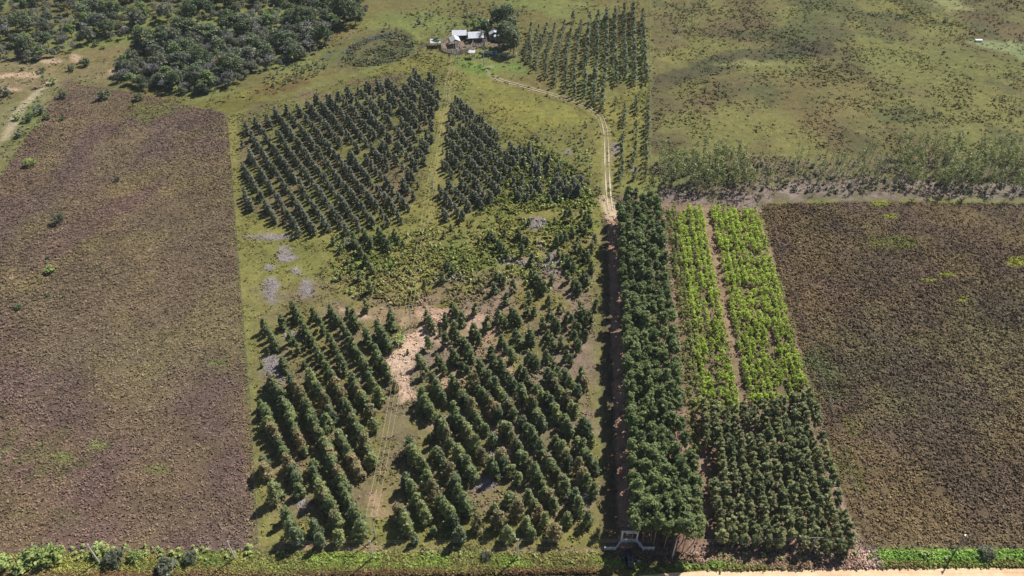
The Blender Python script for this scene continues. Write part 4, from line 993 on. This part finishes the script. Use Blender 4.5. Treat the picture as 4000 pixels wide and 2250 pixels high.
# ------------------------------------------------------------------ belt of tall thin trees with see-through crowns
def wisp(h, r, seed, n=110, dens=1.0):
    g = np.random.default_rng(seed)
    nc = 16
    th = g.uniform(0, 2 * PI, nc); z = h * g.uniform(.42, 1.0, nc)
    C = np.stack([np.cos(th) * r * g.uniform(.2, 1, nc) * (1.15 - z / h * .6), np.sin(th) * r * g.uniform(.2, 1, nc) * (1.15 - z / h * .6), z], 1)
    V, F, T = clump_crown(C, r * .42, int(n / nc), .52, .1, .3, 1.3, g)
    wd = [tube((0, 0, -.2), (g.normal() * .2, g.normal() * .2, h * .95), .10, .03, 4)]
    for j in range(7): wd.append(tube((0, 0, C[j, 2] - 1.6), C[j], .035, .015, 3))
    return tpl(V, F, T, cat(wd))
wi_t = [wisp(h, r, 950 + i, n) for i, (h, r, n) in enumerate([(10.2, 1.6, 150), (11.2, 1.4, 120), (9.2, 1.7, 165), (7.5, 1.2, 45), (9, 1.1, 30)])]
WI = Planter('wispy_tree', wi_t, [M_WISP], M_GREYTWIG, 'thin tree', 'tall thin trees of the belt beyond the saplings')
wl_ = []
tries = 0
while len(wl_) < 290 and tries < 60000:
    tries += 1
    x = rnd.uniform(57, 205)
    t = (x - 57) / 148
    y = rnd.uniform(239.5, 262) + (t - .4) * 8 * 0
    if abs(x / (y * _c + CAM_H * _s) * FPX) > 2060: continue
    dn = 1.0 if x < 90 else (.42 if x < 140 else 1.0)
    if x > 140: y += rnd.uniform(-4, 12)
    if y > 252: dn *= .7
    if rnd.random() > dn: continue
    if any((x - q[0]) ** 2 + (y - q[1]) ** 2 < 1.8 ** 2 for q in wl_): continue
    wl_.append((x, y))
tb_ = {}
for x, y in wl_: tb_.setdefault(int((y - 228) / 5), []).append((x, y))
for bi, kb in enumerate(sorted(tb_)):
    for i_, (x, y) in enumerate(sorted(tb_[kb])):
        v = rnd.choice([0, 1, 2, 2, 0]) if (x < 90 or x > 150) else rnd.choice([3, 4, 4, 3, 4, 1])
        s = rnd.uniform(.7, 1.1)
        WI.put(v, x, y, rnd.uniform(0, 6.28), s, 'thin wispy tree, %s from the grove in the %s line of the belt' % (nth(i_ + 1), nth(bi + 1)))
tw = []
for _ in range(420):
    x = rnd.uniform(57, 205); y = rnd.uniform(238, 264)
    tw.append((rnd.randrange(5), x, y, rnd.uniform(0, 6), rnd.uniform(.4, 1.1)))
merge(tiny_t, tw, 'belt_undergrowth', M_GREYPL, label='scrub under the belt of tall thin trees')

# ------------------------------------------------------------------ poles and wires
M_CONC = plain('pale_concrete', (0.62, 0.60, 0.58), .8, .12, 1)
M_WOODP = plain('weathered_post', (0.30, 0.25, 0.21), .9, .3, 2)
M_DARKPOLE = plain('dark_pole', (0.22, 0.21, 0.22), .8, .2, 2)
M_STEEL = plain('grey_steel', (0.45, 0.47, 0.50), .5, .1, 1, .4, .4)
M_WIRE = plain('bare_wire', (0.80, 0.72, 0.45), .5, .05, 1, .4)
M_WIREG = plain('grey_wire', (0.20, 0.20, 0.20), .5, .05, 1, .4)
M_INS = plain('insulator', (0.55, 0.50, 0.45), .4, .1, 1, .4)
def power_pole(x, y, h, arm, rz, label, mat=M_CONC, group='power poles', twin=False):
    root = ob('power_pole', None, loc=(x, y, gz(x, y)), rz=rz, label=label, cat_='power pole', group=group)
    part('pole', [tube((0, 0, -.3), (0, 0, h), .21, .12, 8)] + ([tube((.9, 0, -.3), (.9, 0, h), .19, .12, 8)] if twin else []), mat, root)
    if arm > 0:
        part('cross_arm', [box(.45 if twin else 0, 0.16, h - .25, arm, .14, .16)], M_WOODP, root)
        for dx in (-arm / 2 + .12, 0, arm / 2 - .12):
            part('insulator', [tube((dx + (.45 if twin else 0), .16, h - .17), (dx + (.45 if twin else 0), .16, h + .12), .07, .05, 6)], M_INS, root)
    else:
        part('bracket', [box(0, .15, h - .35, .5, .4, .12)], M_STEEL, root)
        part('insulator', [tube((0, 0, h), (0, 0, h + .25), .07, .05, 6)], M_INS, root)
    return root
LINE = [((1468, 2100), 8.7, 'white power pole with cross-arm standing inside the front fence'), ((1607, 1275), 8.6, 'thin power pole on the timber-chip clearing'),
        ((1693, 762), 8.6, 'power pole in the grassy gap near the lower end of the back block'), ((1752, 405), 8.2, 'power pole in the grassy gap at the upper end of the back block')]
lp = [W(*q[0]) for q in LINE]
arms = []
for (q, h, lb), p in zip(LINE, lp):
    power_pole(p[0], p[1], h, 2.6, 0, lb)
    arms.append((p[0], p[1], h))
fp = W(1782, 236); power_pole(fp[0], fp[1], 8.6, 2.2, 0, 'twin-legged power pole with transformer in front of the round corral', twin=True)
arms.append((fp[0] + .45, fp[1], 8.6))
tr_ = ob('transformer', None, loc=(fp[0] + .45, fp[1] - .35, 5.6), label='grey transformer hanging on the twin-legged power pole', cat_='transformer')
part('tank', [tube((0, 0, -.55), (0, 0, .55), .38, .38, 12), tube((0, 0, .55), (0, 0, .66), .38, .18, 12)], M_STEEL, tr_)
part('bushing', [tube((-.15, 0, .62), (-.15, 0, .95), .06, .04, 6), tube((.15, 0, .62), (.15, 0, .95), .06, .04, 6)], M_INS, tr_)
fp2 = W(1890, 258); power_pole(fp2[0], fp2[1], 7.2, 0, .2, 'single pale pole in front of the white farm fence')
def wire(name, pts, r, mat, label, cat_, group=None, sag=.9):
    parts = []
    for a, b in zip(pts, pts[1:]):
        a = np.array(a, float); b = np.array(b, float); n = 14; L = np.linalg.norm(b - a)
        q = [a + (b - a) * t - np.array([0, 0, sag * (L / 80) * 4 * t * (1 - t)]) for t in np.linspace(0, 1, n + 1)]
        for u, v in zip(q, q[1:]): parts.append(tube(u, v, r, r, 4))
    V, F = cat(parts)
    return ob(name, mesh_quads(name, V, F, mat), label=label, cat_=cat_, group=group)
for dx, lb in ((-1.18, 'pale overhead wire of the plantation line, the one on the field side'), (0, 'pale overhead wire of the plantation line, the middle one of three'), (1.18, 'pale overhead wire of the plantation line, the one on the grove side')):
    wire('power_cable', [(x + dx, y + .16, h + .1) for x, y, h in arms], .015, M_WIRE, lb, 'power cable', 'wires over the plantation', 2.2)
ROADP = [(-123, 88.9, 7.8, ''), (-93.5, 89.5, 7.8, 'leaning-looking pale pole on the verge beside two bright shrubs'), (-63.0, 90.4, 7.8, 'pale pole on the verge below the corner of the west field'), (-31.6, 90.6, 7.5, 'white pole just outside the fence, below the cross-arm pole'),
         (1.3, 90.8, 7.9, 'slim pale pole on the verge below the middle of the plantation'), (36.6, 91.0, 7.4, 'pale pole with white foot beside the white gate, in the grove shade')]
for x, y, h, lb in ROADP[1:]:
    power_pole(x, y, h, 0, 0, lb, M_CONC, 'poles along the road')
power_pole(68.0, 91.7, 6.9, 3.2, 0, 'dark pole with wide cross-arm in front of the slim dark trees', M_DARKPOLE, 'poles along the road')
power_pole(101.2, 91.9, 7.6, 0, 0, 'dark pole at the east end of the road verge', M_DARKPOLE, 'poles along the road')
rl = [(x, y, h + .2) for x, y, h, _ in ROADP] + [(68, 91.7, 7.0), (101.2, 91.9, 7.7), (135, 92, 7.7)]
wire('power_cable', rl, .014, M_WIREG, 'thin grey overhead wire along the road, upper of two', 'power cable', 'wires along the road', 1.2)
wire('power_cable', [(x, y + .15, h - .9) for x, y, h in rl], .014, M_WIREG, 'thin grey overhead wire along the road, lower of two', 'power cable', 'wires along the road', 1.4)

# ------------------------------------------------------------------ wire fences with posts
M_POST = plain('fence_post', (0.34, 0.29, 0.25), .9, .3, 2)
def wire_fence(name, pts, step, h, label, nw=4, rad=.075):
    root = ob(name, None, loc=(pts[0][0], pts[0][1], 0), label=label, cat_='fence')
    ox, oy = pts[0]
    first = None; cnt = 0; posts = []
    for a, b in zip(pts, pts[1:]):
        L = math.hypot(b[0] - a[0], b[1] - a[1]); n = max(1, int(round(L / step)))
        for i in range(n): posts.append((a[0] + (b[0] - a[0]) * i / n, a[1] + (b[1] - a[1]) * i / n))
    posts.append(pts[-1])
    V, F = tube((0, 0, -.2), (0, 0, h), rad, rad * .85, 6)
    pm = mesh_quads('post', V, F, M_POST)
    if len(posts) > 99: posts = posts[::2] if len(posts) < 199 else posts[::3]
    for p in posts:
        o = ob('post', pm, loc=(p[0] - ox + rnd.gauss(0, .05), p[1] - oy, gz(*p)), parent=root)
        o.rotation_euler = (rnd.gauss(0, .05), rnd.gauss(0, .05), 0)
    ws = []
    for k in range(nw):
        z = h * (.25 + .68 * k / (nw - 1))
        for a, b in zip(posts, posts[1:]):
            ws.append(tube((a[0] - ox, a[1] - oy, z + gz(*a)), (b[0] - ox, b[1] - oy, z + gz(*b)), .012, .012, 3))
    part('wires', ws, M_WIREG, root)
    return root
wire_fence('field_fence', PD((572, 293), (590, 520), (600, 640), (612, 800), (630, 1000), (652, 1386)), 2.6, 1.4, 'wire fence between the purple-brown field and the plantation')
gate_l = WD(1521, 1385); gate_r = WD(1645, 1385)
wire_fence('roadside_fence', [WD(652, 1386), gate_l], 3.4, 1.5, 'wire fence along the road in front of the plantation')
wire_fence('roadside_fence', [gate_r, WD(1738, 1387), WD(2160, 1383)], 2.6, 1.5, 'wire fence along the road in front of the dark block')
wire_fence('roadside_fence', [WD(2160, 1383), (125, 93.6)], 3.0, 1.4, 'wire fence along the road in front of the east brown field')
wire_fence('west_roadside_fence', [(-125, 91.8), WD(652, 1386)], 4.0, 1.3, 'wire fence along the road in front of the west field')
wire_fence('east_field_fence', [AB(75.2, 96), AB(75.6, 130), AB(75.6, 150), AB(74.9, 232)], 3.0, 1.5, 'wire fence between the saplings and the east brown field')
wire_fence('pasture_fence', [WD(1637, 455), WD(1636, 300), WD(1634, 40), WD(1633, -30)], 3.2, 1.5, 'straight boundary fence between the slender trees and open pasture')
wire_fence('meadow_fence', PD((1058, 128), (1110, 150), (1180, 205), (1240, 262), (1310, 330)), 3.4, 1.2, 'thin fence along the meadow above the back block', 3, .06)
wire_fence('belt_fence', [AB(37, 236.5), AB(75, 235.5)], 3.0, 1.3, 'low wire fence below the belt of thin trees')

# ------------------------------------------------------------------ entrance gate, car, stones
M_WHITE = plain('white_paint', (0.80, 0.82, 0.84), .5, .05, 2, .3)
def plank_wing(name, a, b, h, rails, parent, post_n=3, th=.09, rw=.16):
    """a run of painted boards from a to b: posts and rails"""
    L = math.hypot(b[0] - a[0], b[1] - a[1]); an = math.atan2(b[1] - a[1], b[0] - a[0])
    g = ob(name, None, loc=(a[0], a[1], 0), rz=an, parent=parent)
    ps = []
    for k in range(rails):
        ps.append(box(L / 2, 0, h * (.18 + .76 * k / (rails - 1)), L, th * .5, rw))
    part('rail', ps, M_WHITE, g)
    for k in range(post_n):
        part('post', [box(L * k / (post_n - 1), -.06, h * .52, .2, .2, h * 1.06)], M_WHITE, g)
    return g
GX0, GY0 = W(2440, 2140)
gate = ob('entrance_gate', None, loc=(GX0, GY0, 0), label='white plank entrance gate with tall frame and splayed wings', cat_='gate')
def gp(x, y, z=0):                        # gate sheet: zoomed sheet units -> metres relative to the gate
    X, Y = W(2320 + x / 3.276, 2000 + y / 3.276, z); return (X - GX0, Y - GY0)
hg = 1.5
p1, p2, p3, p4, p5, p6 = gp(135, 492), gp(272, 492), gp(345, 392), gp(540, 388), gp(625, 490), gp(765, 490)
for nm, a, b in (('wing', p1, p2), ('wing', p2, p3), ('gate_leaf', p3, p4), ('wing', p4, p5), ('wing', p5, p6)):
    plank_wing(nm, a, b, hg, 5, gate, 3 if nm == 'wing' else 4)
HF = 4.6
for p in (p3, p4):
    part('frame_post', [box(p[0], p[1], HF / 2, .32, .32, HF)], M_WHITE, gate)
part('cross_beam', [box((p3[0] + p4[0]) / 2, p3[1] + .02, HF + .1, abs(p4[0] - p3[0]) + .5, .26, .24)], M_WHITE, gate)
sg_ = ob('sign_board', None, loc=((p3[0] + p4[0]) / 2 + .3, p3[1], HF - .55), parent=gate)
part('board', [box(0, 0, 0, 2.6, .06, .3)], M_WHITE, sg_)
part('hanger', [box(-1.1, 0, .32, .04, .04, .42), box(1.1, 0, .32, .04, .04, .42)], M_STEEL, sg_)
# dark blue estate car parked nose to the gate
M_CAR, n, l, b = new_mat('dark_blue_paint', .25, .5); b.inputs['Base Color'].default_value = (.012, .018, .045, 1); b.inputs['Coat Weight'].default_value = .5
M_GLASS, n, l, b = new_mat('dark_glass', .08, .5); b.inputs['Base Color'].default_value = (.02, .025, .035, 1)
M_TYRE = plain('tyre', (.03, .03, .03), .9, .2, 2)
def loft(secs):
    """secs: (y, [(x, z)...]) right half sections mirrored to a closed body"""
    rings = []
    for y, pr in secs:
        rr = [(x, y, z) for x, z in pr] + [(-x, y, z) for x, z in reversed(pr)]
        rings.append(rr)
    n_ = len(rings[0]); V = np.array([v for r_ in rings for v in r_]); F = []
    for i in range(len(rings) - 1):
        for j in range(n_):
            k = (j + 1) % n_; F.append((i * n_ + j, i * n_ + k, (i + 1) * n_ + k, (i + 1) * n_ + j))
    m_ = n_ // 2
    for base in (0, (len(rings) - 1) * n_):
        for j in range(m_ - 1): F.append((base + j, base + j + 1, base + n_ - 2 - j, base + n_ - 1 - j))
    return V, np.array(F)
cx_, cy_ = W(2320 + 458 / 3.276, 2000 + 590 / 3.276, .6)
car = ob('parked_car', None, loc=(cx_, cy_, gz(cx_, cy_)), rz=-.03, label='dark blue estate car parked in the shade facing the white gate', cat_='car')
wv = .86
part('body', [loft([(-2.42, [(wv * .78, .42), (wv * .84, .72), (wv * .74, .92)]), (-2.25, [(wv * .97, .32), (wv, .78), (wv * .86, 1.02)]), (-1.2, [(wv, .28), (wv * 1.02, .82), (wv * .9, 1.04)]), (.9, [(wv, .28), (wv * 1.02, .82), (wv * .9, 1.02)]),
                    (1.3, [(wv, .28), (wv, .8), (wv * .86, .98)]), (2.1, [(wv * .95, .32), (wv * .94, .72), (wv * .72, .86)]), (2.4, [(wv * .72, .4), (wv * .74, .6), (wv * .6, .72)])])], M_CAR, car)
part('cabin', [loft([(-2.28, [(wv * .82, 1.0), (wv * .80, 1.04)]), (-2.02, [(wv * .86, 1.0), (wv * .70, 1.50)]), (.35, [(wv * .88, 1.0), (wv * .70, 1.56)]), (1.15, [(wv * .84, .99), (wv * .80, 1.03)])])], M_GLASS, car)
part('roof', [loft([(-2.0, [(wv * .62, 1.50), (wv * .60, 1.55)]), (-1.2, [(wv * .69, 1.545), (wv * .66, 1.60)]), (.3, [(wv * .69, 1.555), (wv * .64, 1.60)]), (.45, [(wv * .6, 1.53), (wv * .58, 1.57)])])], M_CAR, car)
part('roof_rack', [box(-.5, -.8, 1.66, .05, 1.9, .05), box(.5, -.8, 1.66, .05, 1.9, .05), box(0, -1.4, 1.66, 1.0, .05, .04), box(0, -.3, 1.66, 1.0, .05, .04)], M_STEEL, car)
for sx in (-1, 1):
    for sy in (-1.45, 1.5):
        w_ = part('wheel', [tube((sx * .68, sy, .33), (sx * .87, sy, .33), .33, .33, 14)], M_TYRE, car)
        part('rim', [tube((sx * .86, sy, .33), (sx * .885, sy, .33), .2, .18, 10)], M_STEEL, w_)
    part('headlight', [box(sx * .5, 2.33, .66, .3, .12, .12)], M_STEEL, car)
    part('mirror', [box(sx * .98, .75, 1.05, .2, .1, .13)], M_CAR, car)
M_STONE = plain('whitewashed_stone', (.72, .70, .66), .8, .15, 3)
ST = [(330, 528), (337, 608), (555, 518), (574, 632), (718, 618), (768, 524), (475, 528), (486, 168), (481, 98), (278, 64), (375, 350), (487, 352), (425, 298), (448, 180)]
sl = ['beside the car bonnet on the field side', 'beside the rear wheel on the field side', 'beside the car bonnet on the grove side', 'large, beside the rear wheel on the grove side', 'on the dark verge east of the car', 'below the east end of the gate wing', 'close against the flank of the car',
      'on the track beyond the gate', 'farther along the shaded track', 'on the dark field side of the track', 'inside the gate at its west post', 'inside the gate at its east post', 'just beyond the gate beam', 'on the track above the gate']
base_st = None
for i_, ((x, y), lb) in enumerate(zip(ST, sl)):
    X, Y = W(2320 + x / 3.276, 2000 + y / 3.276)
    if base_st is None:
        bm = bmesh_v = None
        import bmesh
        bm = bmesh.new(); bmesh.ops.create_icosphere(bm, subdivisions=2, radius=.3)
        for v in bm.verts: v.co *= 1 + .25 * (vnoise(v.co.x * 9 + 5, v.co.y * 9 + v.co.z * 5, 2.0, 1) - .5) * 2; v.co.z *= .75
        me = bpy.data.meshes.new('whitewashed_stone'); bm.to_mesh(me); bm.free(); me.materials.append(M_STONE)
        o = base_st = ob('whitewashed_stone', me)
    else:
        o = base_st.copy(); COL.objects.link(o)
    o.location = (X, Y, gz(X, Y) + .12); k = rnd.uniform(.7, 1.15) * (1.3 if 'large' in lb else 1); o.scale = (k, k, k); o.rotation_euler = (0, 0, i_)
    o['label'] = 'white stone ' + lb; o['category'] = 'stone'; o['group'] = 'whitewashed stones round the gate'

# ------------------------------------------------------------------ farmyard
M_TIN = plain('tin_roof', (.66, .68, .72), .35, .1, .8, .4, .25)
M_TING = plain('dull_tin_roof', (.46, .46, .47), .5, .15, .8, .3, .1)
M_WALL = plain('limewashed_wall', (.42, .38, .34), .9, .2, 1.5)
M_PLANK = plain('grey_planks', (.42, .37, .34), .9, .25, 3)
def roof_slab(pts, th=.12):
    P = np.array(pts, float); Q = P.copy(); Q[:, 2] -= th
    V = np.vstack([P, Q]); F = [[0, 1, 2, 3], [7, 6, 5, 4]] + [[i, i + 4, (i + 1) % 4 + 4, (i + 1) % 4] for i in range(4)]
    return V, np.array(F)
def shed(name, cx, cy, L, Wd, h1, h2, rz, label, kind='mono', mat=M_TIN, walls=0, mat2=None, cat_='shed'):
    """L along local x, Wd along local y; mono: h1 at -y rising to h2 at +y; gable: eaves h1, ridge h2 along local y"""
    root = ob(name, None, loc=(cx, cy, gz(cx, cy)), rz=rz, label=label, cat_=cat_)
    x, y = L / 2, Wd / 2; e = .35
    if kind == 'mono':
        part('roof', [roof_slab([(-x - e, -y - e, h1), (x + e, -y - e, h1), (x + e, y + e, h2), (-x - e, y + e, h2)])], mat, root)
        post = [(-x, -y, h1), (0, -y, h1), (x, -y, h1), (-x, y, h2), (0, y, h2), (x, y, h2)]
    else:
        part('roof', [roof_slab([(-x - e, -y - e, h1), (0, -y - e, h2), (0, y + e, h2), (-x - e, y + e, h1)])], mat2 or mat, root)
        part('roof', [roof_slab([(0, -y - e, h2 - .004), (x + e, -y - e, h1), (x + e, y + e, h1), (0, y + e, h2 - .004)])], mat, root)
        post = [(-x, -y, h1), (x, -y, h1), (-x, y, h1), (x, y, h1)]
    if walls:
        hh = min(h1, h2) - .15
        wp = [box(0, y - .1, hh / 2, L, .2, hh), box(-x + .1, 0, hh / 2, .2, Wd - .42, hh), box(x - .1, 0, hh / 2, .2, Wd - .42, hh)]
        if walls > 1:
            wp += [box(-L * .27, -y + .1, hh / 2, L * .46, .2, hh), box(L * .31, -y + .1, hh / 2, L * .38, .2, hh)]
            part('door', [box(L * .04, -y + .06, hh * .42, L * .14, .08, hh * .84)], M_WOODP, root)
            f_ = part('window', [box(-L * .27, -y - .02, hh * .6, .9, .06, .8)], M_GLASS, root)
        part('wall', wp, M_WALL, root)
    for p in post: part('post', [box(p[0], p[1], (p[2] - .14) / 2, .16, .16, p[2] - .14)], M_WOODP, root)
    return root
q = FZ(205, 345); shed('open_shed', q[0] + .4, q[1], 4.6, 3.8, 2.6, 2.9, .1, 'small white-roofed open shed beside the round tree west of the corral')
q = FZ(537, 240); shed('cattle_shed', q[0], q[1], 7.0, 4.0, 2.4, 3.4, .08, 'long low white-roofed cattle shed along the back of the corral', walls=1)
q = FZ(475, 325); shed('gabled_shed', q[0], q[1], 4.4, 5.4, 2.7, 3.9, .25, 'gabled tin-roofed shed standing inside the corral', 'gable', M_TIN, 0, M_TING)
q = FZ(760, 275); shed('milking_shed', q[0], q[1], 7.4, 5.0, 2.5, 3.6, .1, 'bright white-roofed shed in two sheets between corral and house', walls=1)
q = FZ(1000, 235); shed('farmhouse', q[0], q[1], 4.6, 5.0, 2.9, 4.2, .2, 'farmhouse wing with pale gabled roof behind the big trees', 'gable', M_TIN, 2, M_TING, cat_='house')
q = FZ(1065, 262); shed('farmhouse', q[0] + .8, q[1] + .5, 5.6, 5.5, 2.6, 3.5, .05, 'low white-roofed house half hidden under the big trees', 'mono', M_TIN, 2, cat_='house')
q = FZ(875, 95); shed('back_shed', q[0], q[1], 4.6, 4.0, 2.6, 3.2, .1, 'small bluish-roofed shed behind the dark trees of the farm', walls=1)
q = FZ(708, 500); shed('feed_canopy', q[0], q[1], 2.6, 2.2, 3.0, 3.1, 0, 'small white flat canopy on posts in front of the corral', cat_='canopy')
def rail_fence(name, pts, h, rails, label, mat=M_PLANK, step=2.0, rw=.14, closed=False):
    ox, oy = pts[0]
    root = ob(name, None, loc=(ox, oy, gz(ox, oy)), label=label, cat_='fence')
    P = [np.array(p) - np.array((ox, oy)) for p in pts]
    posts = []
    rl_ = []
    for a, b in zip(P, P[1:]):
        L = float(np.linalg.norm(b - a)); an = math.atan2(b[1] - a[1], b[0] - a[0]); n = max(1, int(round(L / step)))
        for i in range(n): posts.append(a + (b - a) * i / n)
        c = (a + b) / 2
        for k in range(rails): rl_.append(box(c[0], c[1], h * (.16 + .74 * k / max(1, rails - 1)), L, .06, rw, an))
    posts.append(P[-1])
    part('rails', rl_, mat, root)
    V, F = box(0, 0, h * .53, .2, .2, h * 1.06); pm = mesh_quads('post', V, F, mat)
    for p in posts: ob('post', pm, loc=(p[0], p[1], 0), parent=root)
    return root
rail_fence('corral', [FZ(*p) for p in ((300, 315), (288, 350), (292, 385), (320, 412), (370, 432), (430, 440), (500, 447), (550, 452), (610, 432), (660, 408), (695, 378), (718, 330), (722, 300))], 1.9, 6, 'round grey plank corral on the farmyard', step=1.6, rw=.17)
rail_fence('corral_partition', [FZ(*p) for p in ((500, 300), (520, 340), (560, 385), (575, 420))], 1.8, 5, 'plank race dividing the round corral, inner rail')
rail_fence('corral_partition', [FZ(*p) for p in ((470, 330), (490, 370), (520, 410), (545, 450))], 1.8, 5, 'plank race dividing the round corral, outer rail')
rail_fence('corral_partition', [FZ(*p) for p in ((722, 330), (755, 350), (830, 352), (880, 335), (905, 300), (890, 240))], 1.7, 5, 'plank pen between the corral and the house')
rail_fence('yard_fence', [FZ(*p) for p in ((-10, 372), (30, 366), (95, 345), (130, 330))], 1.5, 4, 'grey plank fence leading from the small open shed to the pond')
rail_fence('yard_fence', [FZ(*p) for p in ((300, 315), (340, 285), (400, 250), (440, 225))], 1.5, 4, 'plank fence closing the back of the corral')
rail_fence('white_fence', [FZ(*p) for p in ((830, 450), (900, 452), (980, 458))], 1.7, 6, 'white plank fence beside the farm gate, west part', M_WHITE)
rail_fence('white_fence', [FZ(*p) for p in ((1030, 462), (1120, 470), (1220, 480), (1300, 488), (1308, 450))], .9, 2, 'low white rail fence under the big trees', M_WHITE)
fg = ob('farm_gate', None, loc=(*FZ(1005, 460), 0), label='blue farm gate between the white fences', cat_='gate')
M_BLUE = plain('blue_paint', (.10, .17, .36), .5, .1, 2, .3)
part('panel', [box(0, 0, .95, 1.9, .07, 1.3)], M_BLUE, fg)
part('frame', [box(0, -.05, 1.66, 2.0, .1, .12), box(0, -.05, .3, 2.0, .1, .12)], M_WHITE, fg)
for sx in (-1, 1): part('gate_post', [box(sx * 1.1, 0, 1.0, .2, .2, 2.0)], M_WHITE, fg)
# farm trees
FT = Planter('farm_tree', [domed(12, 4.2, 9, 52, 18, .85, 970, flat=.8, tr=.3), domed(6.5, 2.8, 5, 34, 16, .7, 971, tr=.18), domed(15, 3.6, 12, 56, 18, .85, 972, flat=.9, tr=.3)], [M_F1, M_F3, M_SLEN], M_DARKBARK, 'tree', 'trees shading the farmyard')
for x, y, v, s, lb in ((1130, 380, 2, 1.0, 'very tall grey-green tree in front of the farmhouse'), (1230, 420, 2, .95, 'tall grey-green tree over the low white rail'), (1270, 460, 2, .85, 'outermost tall tree at the corner of the white rail'), (1190, 330, 0, 1.0, 'broad dark tree hiding the low house'),
                       (1050, 120, 0, 1.0, 'broad dark tree behind the gabled farmhouse'), (1150, 140, 0, 1.15, 'largest dark tree at the back of the farm'), (1250, 230, 2, .8, 'tall tree at the far side of the farm'), (1280, 330, 0, .75, 'dark tree on the track side of the farm'),
                       (760, 170, 1, 1.15, 'round dark tree behind the milking shed'), (905, 165, 1, 1.15, 'round green tree between back shed and milking shed'), (830, 110, 1, 1.0, 'dark tree in front of the bluish back shed'), (640, 130, 1, .9, 'loose-crowned tree alone behind the corral'),
                       (245, 340, 1, .75, 'small round tree beside the small open shed'), (930, 210, 1, .7, 'small tree at the gable of the farmhouse'), (880, 425, 1, .5, 'small round tree at the end of the white fence'), (1200, 60, 0, .9, 'dark tree farthest behind the farm')):
    FT.put(v, *FZ(x, y), x * .1, s, lb)
BARP.put(1, *FZ(820, 270), 2, .8, 'leafless tree leaning over the milking shed'); BARP.put(2, *FZ(870, 345), 3, .55, 'small leafless tree in the pen by the house'); BARP.put(1, *FZ(630, 345), 1, .35, 'bare stump-like tree inside the corral')
for i_, (x, y) in enumerate(((2078 + 0, 10), (2120, 22), (2165, 12), (2210, 2), (2180, 30))):
    FT.put(0, *W(x, y - 62), i_, 1.0, 'dark tree at the top edge above the slender files, %s from the farm' % nth(i_ + 1))
# edge-of-woods dark trees near the pond
for i_, (x, y, s, lb) in enumerate(((865, 55, 1.35, 'massive dark tree at the eastern tip of the woods'), (895, 62, 1.2, 'dark round tree at the eastern tip of the woods'), (880, 25, 1.2, 'dark tree behind the massive one at the tip of the woods'))):
    FORP.put(3, *WD(x, y), i_, s, lb)
# white far trough in the pasture
tq = WD(2461, 104); t_ = ob('water_trough', None, loc=(*tq, .0), label='small white water trough far out in the pasture', cat_='trough')
part('basin', [box(0, 0, .45, 3.2, 1.4, .8)], M_WHITE, t_); part('rim', [box(0, 0, .88, 3.4, 1.6, .06)], M_WHITE, t_)
cw = WD(2372, 136)
# a dark grazing cow in the pasture
M_COW = plain('dark_hide', (.03, .025, .02), .7, .2, 3)
def cow(x, y, rz, label):
    me = bpy.data.meshes.new('cow')
    vs_ = [(0, 0, 1.05), (.75, 0, 1.1), (-.75, 0, 1.12), (1.05, 0, 1.15), (1.4, 0, .8), (1.62, 0, .4), (-.98, 0, 1.0), (-1.1, 0, .45)]
    es = [(0, 1), (0, 2), (1, 3), (3, 4), (4, 5), (2, 6), (6, 7)]
    for sx, bx in ((1, 1), (-1, 1), (1, 2), (-1, 2)):
        k = len(vs_); xx = .75 if bx == 1 else -.75; bk = .08 if bx == 2 else 0
        vs_ += [(xx, sx * .25, .8), (xx - bk, sx * .24, .42), (xx + .02, sx * .24, .02)]
        es += [(bx, k), (k, k + 1), (k + 1, k + 2)]
    me.from_pydata(vs_, es, [])
    o = ob('cow', me, loc=(x, y, gz(x, y)), rz=rz, label=label, cat_='cow')
    sk = o.modifiers.new('skin', 'SKIN'); o.modifiers.new('sub', 'SUBSURF').levels = 1
    rads = [.42, .36, .38, .22, .17, .12, .1, .03] + [.15, .08, .06] * 4
    for v, r_ in zip(me.skin_vertices[0].data, rads): v.radius = (r_, r_)
    me.skin_vertices[0].data[0].use_root = True
    dg = bpy.context.evaluated_depsgraph_get()
    m2 = bpy.data.meshes.new_from_object(o.evaluated_get(dg)); m2.name = 'cow'
    o.modifiers.clear(); o.data = m2; m2.materials.clear(); m2.materials.append(M_COW)
    return o
cow(*cw, .5, 'black cow grazing alone far out in the pasture')

# ------------------------------------------------------------------ the slight haze of a dry sunny day
me = bpy.data.meshes.new('haze')
hx, hy0, hy1, hz0, hz1 = 520, -60, 640, -3.0, 166.0
me.from_pydata([(-hx, hy0, hz0), (hx, hy0, hz0), (hx, hy1, hz0), (-hx, hy1, hz0), (-hx, hy0, hz1), (hx, hy0, hz1), (hx, hy1, hz1), (-hx, hy1, hz1)], [],
               [(0, 3, 2, 1), (4, 5, 6, 7), (0, 1, 5, 4), (1, 2, 6, 5), (2, 3, 7, 6), (3, 0, 4, 7)])
mh = bpy.data.materials.new('haze_air'); mh.use_nodes = True
hn = mh.node_tree.nodes; hn.remove(hn['Principled BSDF'])
pv = hn.new('ShaderNodeVolumePrincipled')
pv.inputs['Color'].default_value = (0.75, 0.86, 1.0, 1)
pv.inputs['Density'].default_value = 0.00007
pv.inputs['Anisotropy'].default_value = 0.0
mh.node_tree.links.new(pv.outputs[0], hn['Material Output'].inputs['Volume'])
me.materials.append(mh)
ob('haze', me, kind='stuff', label='thin bluish haze of the sunny air over the fields')
